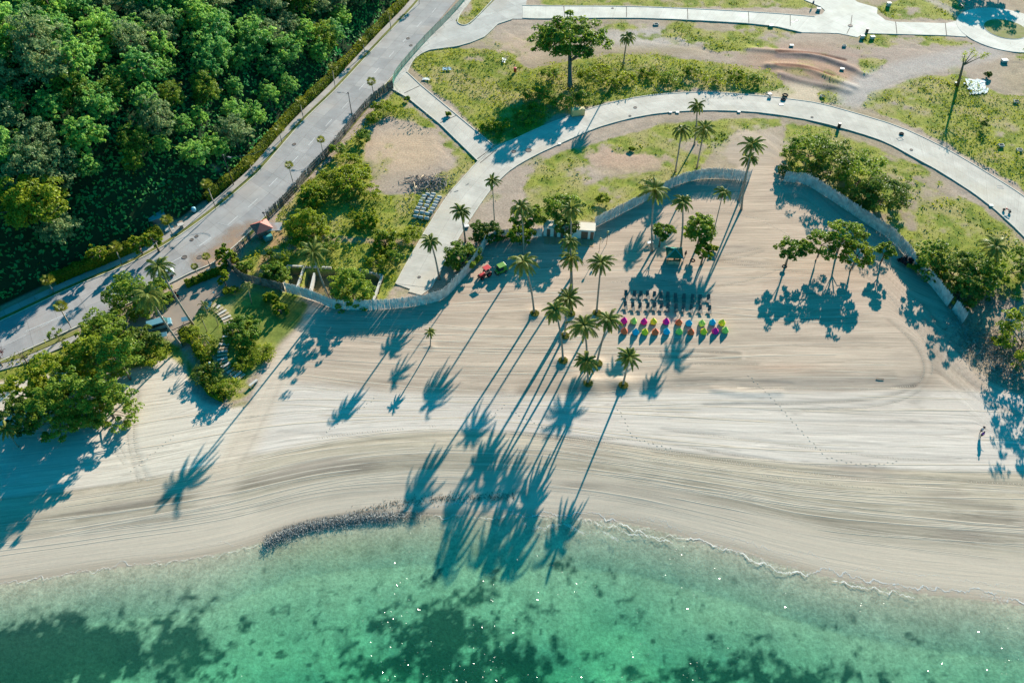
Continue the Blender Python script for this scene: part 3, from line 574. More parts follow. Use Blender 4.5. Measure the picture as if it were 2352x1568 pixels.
def foamline(pts,wd,str_=1.,seed=0,taper=True,wob=.5):
    wd=wd*.62 if wd<1 else wd*1.3; str_=str_*.93 if wd<1 else str_*1.03
    pl=smooth(P2(pts,-1.),3); pl=resample(pl,max(30,int(len(pts)*26))); o=vn(np.arange(len(pl))*.6,pl[:,0]*0,5,seed)+.5*vn(np.arange(len(pl))*1.,pl[:,0]*0,1.7,seed+3)-.75
    pl=offset(pl,0)+np.c_[o*0,o*wob*2]
    tp=np.minimum(1,np.minimum(np.arange(len(pl)),np.arange(len(pl))[::-1])/8.) if taper else np.ones(len(pl))
    cr=[(-1,0),(-.45,.45),(0,.85),(.25,.95),(.4,0)]
    base=sum(len(v) for v in FV); K=len(cr)
    for k,(d,t) in enumerate(cr):
        q=offset(pl,d*wd*1.0); FV.append(np.c_[q,np.maximum(gheight(q[:,0],q[:,1])+.03,-.955+.02*t+.012*seed%.03)]); FT.append(t*str_*tp*(.75+.35*vn(np.arange(len(q)),0*q[:,0],7,seed+9)))
    n_=len(pl)
    for k in range(K-1):
        a=base+k*n_+np.arange(n_-1); FQ.append(np.c_[a,a+1,a+1+n_,a+n_])
foamline([(-100,1362),(0,1342),(120,1324),(160,1314),(230,1310),(270,1296),(330,1290),(380,1296),(450,1280),(520,1276),(610,1252)],.35,.85,1)
foamline([(590,1262),(640,1225),(700,1204),(800,1186),(900,1178),(960,1170),(1020,1162),(1080,1156),(1140,1165),(1200,1178)],.8,.75,2)
foamline([(980,1190),(1040,1188),(1120,1186),(1200,1184),(1300,1184)],.4,.9,3)
foamline([(1200,1182),(1300,1178),(1370,1182),(1400,1192),(1440,1212),(1500,1232),(1540,1236),(1575,1228),(1620,1242),(1700,1275),(1764,1300)],.45,1.,4)
foamline([(1330,1195),(1400,1205),(1450,1225),(1500,1240),(1560,1250)],.7,.8,5)
foamline([(1376,1188),(1400,1178),(1440,1190),(1480,1192),(1520,1196),(1560,1214),(1575,1228)],.25,.8,6)
foamline([(1575,1228),(1630,1224),(1680,1236),(1730,1250),(1764,1262),(1800,1275),(1850,1273),(1895,1285),(1910,1300)],.25,.8,7)
foamline([(1700,1276),(1764,1300),(1800,1316),(1860,1320),(1900,1308),(1960,1326),(2020,1340),(2080,1345),(2160,1356),(2200,1350),(2270,1362),(2300,1368)],.6,1.,8)
foamline([(1900,1330),(1960,1348),(2010,1352),(2060,1362),(2110,1370)],.55,.95,9)
foamline([(1940,1308),(2000,1302),(2060,1315),(2140,1326),(2190,1332),(2260,1338),(2300,1348),(2352,1350),(2500,1360)],.25,.8,10)
foamline([(2290,1376),(2352,1380),(2500,1392)],.6,1.,11)
foamline([(300,1292),(330,1284),(380,1288),(420,1262),(500,1250),(570,1246)],.25,.7,12)
foamline([(1180,1200),(1230,1215),(1280,1208),(1340,1222),(1400,1232),(1450,1250)],1.1,.6,13)
foamline([(1200,1196),(1300,1192),(1400,1203),(1480,1222),(1560,1236),(1640,1255),(1764,1300),(1900,1335),(2050,1352),(2200,1366),(2352,1384),(2500,1396)],2.0,.52,14)
foamline([(0,1352),(120,1336),(250,1318),(400,1300),(520,1284),(620,1262)],1.4,.42,15)
foamline([(1400,1182),(1480,1200),(1560,1222),(1640,1240),(1764,1280),(1900,1312),(2100,1340),(2352,1368)],1.2,.48,16)
fo_=fast('foam',np.vstack(FV),np.vstack(FQ),fmm,smooth_=True); tag(fo_,'thin white foam of small waves along the waterline',None,None,'stuff')
fa=fo_.data.attributes.new('thick','FLOAT','POINT'); fa.data.foreach_set('value',np.concatenate(FT).astype(np.float32))
# washed-up weed bank at the waterline
cl=smooth(P2([(612,1246),(650,1226),(700,1208),(760,1198),(820,1190),(900,1186),(960,1184),(1100,1184)],-1.)); cl=resample(cl,260)
k=9000; i=np.minimum(259,(260*np.abs(rng.random(k)*.60+rng.normal(size=k)*.08))).astype(int); c=cl[i]+rng.normal(size=(k,2))*np.c_[np.full(k,.35),.12+.62*(1-.45*(i/260))]; 
hgt=-.97+.35*np.exp(-(c[:,1]-cl[i][:,1])**2/.8)*rng.random(k)
V_,Q_=leafquads(np.c_[c,hgt],rng.normal(size=(k,3))+[0,0,1.2],.10+.16*rng.random(k),.13)
tag(fast('seaweed',V_,Q_,mat('dead_weed',(.055,.055,.05),.5,.5,col2=(.52,.53,.50),vs=5)),'grey and dark seaweed washed up on the waterline',None,None,'stuff')
k=800; cl=resample(smooth(P2([(800,1178),(860,1160),(930,1148),(1000,1140),(1080,1138),(1180,1134)])),200); i=rng.integers(0,200,k); c=cl[i]+rng.normal(size=(k,2))*[.5,.45]
V_,Q_=leafquads(np.c_[c,gheight(c[:,0],c[:,1])+.04],rng.normal(size=(k,3))*.4+[0,0,1.],.07+.09*rng.random(k),.35)
tag(fast('seaweed',V_,Q_,mat('brown_weed',(.10,.08,.055),.8,.2)),'thin brown wrack of dry weed on the lower beach',None,None,'stuff')

# ---------------- roads ----------------
def slabmat(name,c,c2,joint,bw,bh,streak=0.,stain=(.3,.25,.2)):
    m=bpy.data.materials.new(name); m.use_nodes=True; n=m.node_tree; L=n.links.new; b=n.nodes['Principled BSDF']; b.inputs['Roughness'].default_value=.9; b.inputs['Specular IOR Level'].default_value=.2
    uv=n.nodes.new('ShaderNodeTexCoord'); br=n.nodes.new('ShaderNodeTexBrick'); br.offset=0; br.inputs['Scale'].default_value=1; br.inputs['Brick Width'].default_value=bw; br.inputs['Row Height'].default_value=bh
    br.inputs['Mortar Size'].default_value=.035; br.inputs['Mortar Smooth'].default_value=.3; br.inputs['Color1'].default_value=(*c,1); br.inputs['Color2'].default_value=(*c2,1); br.inputs['Mortar'].default_value=(*joint,1)
    L(uv.outputs['UV'],br.inputs['Vector'])
    z=n.nodes.new('ShaderNodeTexNoise'); z.inputs['Scale'].default_value=.22; z.inputs['Detail'].default_value=7; z.inputs['Roughness'].default_value=.65; L(uv.outputs['Object'],z.inputs['Vector'])
    mr=n.nodes.new('ShaderNodeMapRange'); mr.inputs[1].default_value=.3;mr.inputs[2].default_value=.7;mr.inputs[3].default_value=.8;mr.inputs[4].default_value=1.15; L(z.outputs[0],mr.inputs[0])
    mp=n.nodes.new('ShaderNodeMapping'); mp.inputs['Scale'].default_value=(4.,.05,1); L(uv.outputs['UV'],mp.inputs[0]); z2=n.nodes.new('ShaderNodeTexNoise'); z2.inputs['Scale'].default_value=1; z2.inputs['Detail'].default_value=3; L(mp.outputs[0],z2.inputs['Vector'])
    m2=n.nodes.new('ShaderNodeMapRange'); m2.inputs[1].default_value=.35;m2.inputs[2].default_value=.65;m2.inputs[3].default_value=1-streak;m2.inputs[4].default_value=1+streak; L(z2.outputs[0],m2.inputs[0])
    mu=n.nodes.new('ShaderNodeMath'); mu.operation='MULTIPLY'; L(mr.outputs[0],mu.inputs[0]); L(m2.outputs[0],mu.inputs[1])
    vm=n.nodes.new('ShaderNodeVectorMath'); vm.operation='SCALE'; L(br.outputs[0],vm.inputs[0]); L(mu.outputs[0],vm.inputs[3])
    z3=n.nodes.new('ShaderNodeTexNoise'); z3.inputs['Scale'].default_value=.09; z3.inputs['Detail'].default_value=4; L(uv.outputs['Object'],z3.inputs['Vector'])
    m3=n.nodes.new('ShaderNodeMapRange'); m3.inputs[1].default_value=.52;m3.inputs[2].default_value=.72;m3.inputs[4].default_value=.5; L(z3.outputs[0],m3.inputs[0])
    mi=n.nodes.new('ShaderNodeMix'); mi.data_type='RGBA'; L(m3.outputs[0],mi.inputs[0]); L(vm.outputs[0],mi.inputs[6]); mi.inputs[7].default_value=(*stain,1); L(mi.outputs[2],b.inputs['Base Color'])
    return m
def strip(name,a,b,z,mat_,n=120,th=.25):
    a=resample(a,n); b=resample(b,n); s=np.r_[0,np.cumsum(np.hypot(*np.diff((a+b)/2,axis=0).T))]; w_=np.hypot(*(b-a).T)
    za=np.full(n,z)
    rows=[np.c_[a,za-th],np.c_[a,za],np.c_[a*.5+b*.5,za+.02],np.c_[b,za],np.c_[b,za-th]]
    us=[-.1*np.ones(n),np.zeros(n),w_/2,w_,w_+.1]
    V_=np.vstack(rows); Q_=[]
    for k in range(4):
        i=k*n+np.arange(n-1); Q_.append(np.c_[i,i+1,i+1+n,i+n])
    Q_=np.vstack(Q_)
    # faces upward
    e1=V_[Q_[n+5][1]]-V_[Q_[n+5][0]]; e2=V_[Q_[n+5][3]]-V_[Q_[n+5][0]]
    if np.cross(e1,e2)[2]<0: Q_=Q_[:,::-1]
    o=fast(name,V_,Q_,mat_); uv=o.data.uv_layers.new(name='UVMap'); UV=np.c_[np.tile(s,5),np.concatenate(us)]
    uv.data.foreach_set('uv',UV[Q_.ravel()].astype(np.float32).ravel()); return tag(o,None,None,None,'structure')
def ribbon(name,pl,w0,w1,z0,z1,mat_,kind='structure',n=None,label=None):
    pl=resample(pl,n or max(20,len(pl)*3)); a=offset(pl,w0); b=offset(pl,w1); n_=len(pl)
    V_=np.vstack([np.c_[a,np.full(n_,z0)],np.c_[a,np.full(n_,z1)],np.c_[b,np.full(n_,z1)],np.c_[b,np.full(n_,z0)]]); Q_=[]
    for k in range(3):
        i=k*n_+np.arange(n_-1); Q_.append(np.c_[i,i+1,i+1+n_,i+n_])
    o=fast(name,V_,np.vstack(Q_),mat_); uv=o.data.uv_layers.new(name='UVMap'); s=np.r_[0,np.cumsum(np.hypot(*np.diff(pl,axis=0).T))]; UV=np.c_[np.tile(s,4),np.repeat([w0-.1,w0,w1,w1+.1],n_)]
    uv.data.foreach_set('uv',UV[np.vstack(Q_).ravel()].astype(np.float32).ravel())
    return tag(o,label,None,None,kind)
def slab(name,poly,z,mat_):
    m=MB().prism([tuple(p) for p in poly],z-.25,z); o=m.build(name,mat_); uv=o.data.uv_layers.new(name='UVMap')
    for l in o.data.loops:
        v=o.data.vertices[l.vertex_index].co; uv.data[l.index].uv=(v.x*.8+v.y*.6,v.y*.8-v.x*.6)
    return tag(o,None,None,None,'structure')
mroad=slabmat('road_concrete',(.30,.30,.30),(.385,.375,.36),(.20,.19,.18),5.2,3.6,.03,(.38,.32,.27))
mbeach=slabmat('beach_road_concrete',(.50,.465,.40),(.56,.525,.46),(.34,.31,.27),9.,3.4,.06,(.56,.48,.35))
mtop=slabmat('pale_concrete',(.59,.57,.50),(.65,.63,.56),(.40,.38,.34),7.,20.,.07,(.58,.55,.45))
mplaza=slabmat('plaza_concrete',(.42,.41,.38),(.50,.49,.45),(.30,.28,.25),7,5,.02,(.42,.36,.29))
mwalk=slabmat('sidewalk_concrete',(.36,.34,.31),(.42,.39,.36),(.22,.21,.18),3.,4.,.02)
mkerb=mat('kerb_concrete',(.55,.52,.44),.85,.3,var=.12,vs=1.)
strip('road',ROADL,ROADR,.04,mroad,200)
strip('road',BRL,BRR,.075,mbeach,160)
strip('road',TOPL,TOPR,.06,mtop,60)
strip('road',LINKR,LINKL,.055,mbeach,30)
slab('pavement',PLAZA,.04,mplaza); slab('pavement',JUNC,.05,mtop)
slab('driveway',DRIVE,.03,mat('driveway',(.34,.27,.21),.9,.2,col2=(.26,.22,.18),vs=.25))
slab('road',P2([(909,652),(942,664),(938,670),(968,678),(990,662)]),.068,mbeach)
q=P(2309,68); ro=[(q[0]+13.5*math.cos(t),q[1]+13.5*math.sin(t)) for t in np.linspace(0,2*math.pi,48,endpoint=False)]
slab('road',ro,.09,mtop)
isl=[(q[0]+6.1*math.cos(t),q[1]+6.1*math.sin(t)) for t in np.linspace(0,2*math.pi,32,endpoint=False)]
o=MB().prism(isl,0,.16).build('roundabout_kerb',mkerb); tag(o,None,None,None,'structure')
o=MB().prism([(q[0]+(a-q[0])*.96,q[1]+(b_-q[1])*.96) for a,b_ in isl],.1,.2).build('roundabout_grass',mat('island_soil',(.30,.27,.14),.95,.1,col2=(.2,.22,.06),vs=.5)); tag(o,None,None,None,'structure')
ribbon('kerb',ROADL,0*SGN,.22*SGN,-.1,.16,mkerb); ribbon('kerb',ROADR[10:],0,-.22*SGN,-.1,.16,mkerb)
ribbon('verge',ROADL,.22*SGN,1.05*SGN,-.1,.11,mat('verge_grass',(.20,.20,.06),.95,.1,col2=(.12,.14,.035),vs=.8,bump=.6,bs=5))
ribbon('pavement',ROADL,1.05*SGN,2.75*SGN,-.1,.13,mwalk)
ribbon('verge',ROADR[18:46],-.22*SGN,-1.0*SGN,-.1,.10,mat('verge_grass2',(.24,.23,.07),.95,.1,col2=(.14,.16,.04),vs=.8))
ribbon('pavement',smooth(P2([(545,586),(510,604),(490,614),(455,630),(415,650),(370,668)])),-.3,1.4,-.1,.1,mat('tan_walk',(.42,.33,.24),.9,.2,var=.12,vs=.6))
ribbon('verge',P2([(-60,842),(50,813),(112,786),(180,757)]),-1.0,.1,-.1,.10,mat('verge_grass3',(.22,.22,.07),.95,.1,var=.2,vs=.8))
ribbon('pavement',P2([(-60,858),(50,828),(112,802),(180,772)]),-1.0,.6,-.1,.07,mwalk)
for pl in (BRL,BRR,TOPL,TOPR,LINKL,LINKR): ribbon('kerb',pl,-.12,.12,-.1,.16,mkerb)
ribbon('kerb',P2([(934,167),(948,140),(968,123),(988,115),(1050,107),(1082,98),(1113,85),(1143,56),(1176,45)]),-.12,.12,-.1,.17,mkerb)
ribbon('kerb',smooth(P2([(1083,-5),(1046,48),(1060,60),(1080,56),(1137,-5)]),2),-.12,.12,-.1,.19,mkerb)
# lane markings
mw=mat('road_paint',(.62,.62,.60),.8,.3,var=.1,vs=2); mk=MB()
dash=[(997,25),(963,57),(931,91),(899,126),(865,163),(831,200),(793,243),(755,283),(716,326),(677,368),(628,419),(581,467),(535,507),(471,556),(407,596)]
dw=P2(dash); CL=(resample(ROADL,200)+resample(ROADR,200))/2
for (x,y) in dw:
    i=np.argmin((CL[:,0]-x)**2+(CL[:,1]-y)**2); i=min(max(i,2),197); t=CL[i+2]-CL[i-2]; a=math.atan2(t[1],t[0])-math.pi/2
    mk.box((x,y,.075),(.14,3.4,.004),a)
for off in (-.12,.2):
    a,b_=P(58,762),P(179,712); c=(a+b_)/2; mk.box((c[0]+off*.5,c[1]+off,.075),(.1,np.hypot(*(b_-a)[:2]),.004),math.atan2(b_[1]-a[1],b_[0]-a[0])-math.pi/2)
for a,b_ in [((125,733),(95,752)),((700,390),(730,395)),((725,300),(755,307)),((60,770),(20,790)),((465,560),(452,566)),((500,512),(530,520))]:
    a,b_=P(*a),P(*b_); c=(a+b_)/2; mk.box((c[0],c[1],.074),(.08,np.hypot(*(b_-a)[:2]),.004),math.atan2(b_[1]-a[1],b_[0]-a[0])-math.pi/2)
tag(mk.build('road_marking',mw),None,None,None,'structure')
dm=bpy.data.materials.new('road_dirt'); dm.use_nodes=True; n=dm.node_tree; L=n.links.new; b=n.nodes['Principled BSDF']; b.inputs['Base Color'].default_value=(.40,.27,.18,1); b.inputs['Roughness'].default_value=.95
tc=n.nodes.new('ShaderNodeTexCoord'); z=n.nodes.new('ShaderNodeTexNoise'); z.inputs['Scale'].default_value=.35; z.inputs['Detail'].default_value=6; L(tc.outputs['Object'],z.inputs['Vector']); at=n.nodes.new('ShaderNodeAttribute'); at.attribute_name='thick'
m1=n.nodes.new('ShaderNodeMath'); m1.operation='MULTIPLY'; L(z.outputs[0],m1.inputs[0]); L(at.outputs['Fac'],m1.inputs[1]); mr=n.nodes.new('ShaderNodeMapRange'); mr.inputs[1].default_value=.12; mr.inputs[2].default_value=.6; L(m1.outputs[0],mr.inputs[0]); L(mr.outputs[0],b.inputs['Alpha'])
a=resample(P2([(610,500),(575,535),(545,562),(510,590),(480,608),(430,628)]),24); e_=resample(P2([(560,480),(530,510),(500,530),(465,555),(430,575),(395,610)]),24); V_=[];T_=[]
for k in range(6):
    f=k/5; V_.append(np.c_[a*(1-f)+e_*f,np.full(24,.079)]); T_.append(np.full(24,(1-f)**.7*1.1)*np.minimum(1,np.minimum(np.arange(24),np.arange(24)[::-1])/5.))
V_=np.vstack(V_); I_=np.arange(144).reshape(6,24); o=fast('road_dirt',V_,np.stack([I_[:-1,:-1],I_[:-1,1:],I_[1:,1:],I_[1:,:-1]],-1).reshape(-1,4),dm); fa=o.data.attributes.new('thick','FLOAT','POINT'); fa.data.foreach_set('value',np.concatenate(T_).astype(np.float32)); tag(o,None,None,None,'structure')
# dark transverse joints in the pale roads
mk=MB(); mj=mat('joint_tar',(.10,.085,.07),.9,.1)
for a,b_ in [((1295,14),(1297,40)),((1439,15),(1439,41)),((1579,20),(1580,46)),((1719,26),(1720,53)),((1815,34),(1815,60)),((2171,54),(2174,82)),((928,215),(964,198)),((1011,283),(1050,265)),((1093,368),(1130,342)),((1103,375),(1140,345)),((1955,58),(1945,78)),((1957,36),(1954,58)),((2057,51),(2060,78))]:
    a,b_=P(*a),P(*b_); c=(a+b_)/2; mk.box((c[0],c[1],.105),(.16,np.hypot(*(b_-a)[:2]),.006),math.atan2(b_[1]-a[1],b_[0]-a[0])-math.pi/2)
tag(mk.build('road_joint',mj),None,None,None,'structure')

# ---------------- undergrowth stuff ----------------
def sample(mask,n,x0=-165,x1=165,y0=27,y1=260):
    px=rng.uniform(x0,x1,n*3); py=rng.uniform(y0,y1,n*3)
    ix=np.clip(np.searchsorted(xs,px),0,nx-1); iy=np.clip(np.searchsorted(ys,py),0,ny-1)
    k=rng.random(n*3)<mask[iy,ix]; px,py,ix,iy=px[k][:n],py[k][:n],ix[k][:n],iy[k][:n]
    return px,py,Z[iy,ix],iy,ix
lm=np.clip((lush*1.3+(n1-.5)*1.6+(n2-.5)*.9-.35)*2,0,1)*(vegA>.4)
px,py,pz,iy,ix=sample(lm,42000)
hh=(.3+1.6*fbm(px,py,5,101,3)**2*2.2)*np.clip(lush[iy,ix]*1.2,.2,1); k=3
c=np.repeat(np.c_[px,py,pz],k,0)+np.c_[rng.normal(size=(len(px)*k,2))*.25,np.repeat(hh,k)*rng.uniform(.3,1,len(px)*k)]
V_,Q_=leafquads(c,rng.normal(size=c.shape)*.7+[0,0,.8],.14+.16*rng.random(len(c)),.6)
tag(fast('shrub_cover',V_,Q_,M['shrub']),'bright green low shrubs and creepers covering the waste ground',None,None,'stuff')
px,py,pz,iy,ix=sample(vegA*(1-lm*.6),60000)
c=np.c_[px,py,pz+.12*rng.random(len(px))]; V_,Q_=leafquads(c,rng.normal(size=c.shape)+[0,0,.4],.10+.16*rng.random(len(c)),.35)
tag(fast('grass',V_,Q_,M['drygrass']),'rough yellow green grass on the open ground',None,None,'stuff')
fm_=sst(.6,1.6,HD)*(1-gap)*(X<30)*(Y>60)
px,py,pz,iy,ix=sample(fm_,90000,-200,30,60,300)
hh=.3+6.5*fbm(px,py,5,111,3)**2.2
c=np.c_[px,py,gheight(px,py)+hh*rng.uniform(.5,1,len(px))]; V_,Q_=leafquads(c,rng.normal(size=c.shape)*.6+[.2,-.2,.7],.28+.3*rng.random(len(c)),.6)
tag(fast('forest_undergrowth',V_,Q_,M['vine']),'dark creepers and vines blanketing the forest slope',None,None,'stuff')

# ---------------- tree builders ----------------
def crown(seed,rx,ry,rz,ncl,nl,ls,shell=.62,flat=.6,clr=.2):
    g=np.random.default_rng(seed); u=g.normal(size=(ncl,3)); u[:,2]=np.abs(u[:,2])*.9-.25; u/=np.linalg.norm(u,axis=1)[:,None]
    rr=(shell+(1-shell)*g.random(ncl))*(.75+.35*g.random(ncl)); cc=u*rr[:,None]*[rx,ry,rz]
    V_=[];N_=[];S_=[]
    for i in range(ncl):
        r=clr*(rx+ry)/2*(.6+.8*g.random()); m=int(nl*(.6+.8*g.random())); d=g.normal(size=(m,3)); d/=np.linalg.norm(d,axis=1)[:,None]
        d[:,2]=np.where(d[:,2]<-.25,-d[:,2],d[:,2]); q=cc[i]+d*r*np.array([1,1,flat])*(.55+.45*g.random((m,1)))
        V_.append(q); N_.append(d*.7+u[i]*.3+g.normal(size=(m,3))*.55+[0,0,.35]); S_.append(ls*(.6+.7*g.random(m)))
    return leafquads(np.vstack(V_),np.vstack(N_),np.concatenate(S_),.55,g),cc
def trunkmesh(seed,h,r,cc,base,lean=(0,0),nl=6):
    g=random.Random(seed); m=MB(); top=Vector((lean[0],lean[1],h))
    pts=[Vector((0,0,-.3)).lerp(top,t)+Vector((g.uniform(-.15,.15),g.uniform(-.15,.15),0))*(t*(1-t)*3) for t in (0,.3,.6,1)]
    m.tube(pts,[r*1.35,r,r*.85,r*.7],8)
    idx=sorted(range(len(cc)),key=lambda i:-abs(cc[i][0])-abs(cc[i][1]))[:max(nl*2,2):2]
    for i in idx[:nl]:
        e=Vector([float(a) for a in cc[i]])+Vector(base); s=pts[2] if g.random()<.4 else pts[3]; md=s.lerp(e,.5)+Vector((0,0,.12*(e-s).length))
        m.tube([s,md,e],[r*.5,r*.32,r*.12],6)
    return m.build('trunk',M['bark'],link=False,sm=True)
def maketree(name,loc,label,cat,seed,rx,ry,rz,h,ncl=46,nl=60,ls=.30,mat_='leaf_tree',group=None,rz_=0,tr=.22,lean=(0,0),shell=.62,clr=.2):
    if rz<0: rz=-rz
    elif cat=='tree' and rx<8: rx*=1.12; ry*=1.12; rz=min(rz*1.3,h*.92); ncl=int(ncl*1.55)
    (V_,Q_),cc=crown(seed,rx,ry,rz,ncl,nl,ls,shell,clr=clr); base=(lean[0],lean[1],h)
    V_=V_+np.array(base); t=thing(name,loc,label,cat,rz_,group)
    ob('trunk',trunkmesh(seed,h,tr,cc,base,lean),t); fast('crown',V_,Q_,M[mat_],t); return t
# forest
protos=[]
for k in range(7):
    rx=3.6+.5*(k%3); (V_,Q_),cc=crown(200+k,rx,rx*.95,5.2+.6*(k%3),170,30,.24,.42,.8,.115+.02*(k%3)); V_=V_+[0,0,3.2]
    protos.append((fast('crown',V_,Q_,M['leaf_tree' if k==2 else 'leaf_grey' if k==5 else 'leaf_forest'],link=False),trunkmesh(200+k,4.6,.2,cc,(0,0,3.2))))
pts=[]; cand=0
OPEN=[(270,360),(380,330),(450,370),(500,420),(450,470),(330,540),(170,640),(0,715),(-150,760),(-150,420),(0,400),(140,400)]
while cand<9000 and len(pts)<298:
    cand+=1; x=rng.uniform(-230,10); y=rng.uniform(95,300); 
    d=float(dline(np.array([x]),np.array([y]),HL,True)[0]*_s)
    if d<3.5: continue
    z=gz(x,y); u,v=proj(x,y,z+5)
    if not(-90<u<1000 and -90<v<740): continue
    op=inpoly(np.array([u]),np.array([v]),OPEN)[0]
    if op and rng.random()<.93: continue
    mind=4.9 if d>14 else 3.8
    if any((x-a)**2+(y-b_)**2<mind**2 for a,b_,_,_ in pts): continue
    pts.append((x,y,z,d))
FL='leafy green tree standing in the dense forest on the hillside'; FG='trees of the dense hillside forest'
for x,y,z,d in pts:
    c_,t_=protos[rng.integers(7)]; s=rng.uniform(.7,1.3)*(.8 if d<12 else 1)
    t=thing('forest_tree',(x,y,z-.3),FL,'tree',rng.uniform(0,6.28),FG); t.scale=(s,s,s*rng.uniform(.85,1.25))
    ob('trunk',t_,t); ob('crown',c_,t)
def at_h(px,py,h):
    """foot of a thing whose middle, h metres up, is seen at px,py"""
    p=P(px,py,h); return (p[0],p[1],gz(p[0],p[1]))
def hilltree(px,py,hc,*a,**k):
    p=P(px,py)
    for _ in range(12): p=P(px,py,gz(p[0],p[1])+hc)
    return (p[0],p[1],gz(p[0],p[1]))
maketree('forest_tree',hilltree(108,520,8),'large sunlit yellow green tree alone above the dark slope','tree',301,6.2,5.5,4.4,7.,90,60,.32,'leaf_light',lean=(0,0),tr=.35)
for px,py,lb in [(312,552,'left of two small bright trees rising over the hedge'),(350,545,'right of two small bright trees rising over the hedge'),(220,575,'small round bright treetop between the big lone tree and the hedge')]:
    maketree('small_tree',hilltree(px,py,4),lb,'tree',310+px,2.0,1.8,1.6,3,20,40,.28,'leaf_light')

# individual broadleaf trees (crown centre px, crown radii m, crown height m)
LOWX=('row','tyre swing','almond','kiosk','foot of the right','toilet','beyond','bank','thicket above','young')
def btree(px,py,rx,ry,rz,hc,label,seed,mat_='leaf_tree',ncl=46,nl=60,ls=.28,base=None,name='broadleaf_tree',tr=.2,cat='tree',**k):
    if base:
        b_=P(*base); c_=P(px,py,hc); lean=(c_[0]-b_[0],c_[1]-b_[1]); loc=(b_[0],b_[1],gz(b_[0],b_[1]))
        return maketree(name,loc,label,cat,seed,rx,ry,rz,hc,ncl,nl,ls,mat_,tr=tr,lean=lean,**k)
    if cat=='tree' and not any(q in label for q in LOWX):
        h2=.32*hc; rz2=(hc+rz*1.05-h2); return maketree(name,at_h(px,py,hc+.1*rz),label,'tree',seed,rx*1.1,ry*1.1,-rz2,h2,int(ncl*2.1),nl,ls*.95,mat_,tr=tr,clr=.17,**k)
    return maketree(name,at_h(px,py,hc),label,cat,seed,rx,ry,rz,hc,ncl,nl,ls,mat_,tr=tr,**k)
btree(1308,96,10.6,8.0,6.3,8.6,'huge spreading tree with thick trunk beside the curved beach road',401,'leaf_tree',170,80,.36,base=(1309,207),name='rain_tree',tr=.6,clr=.15,shell=.5)
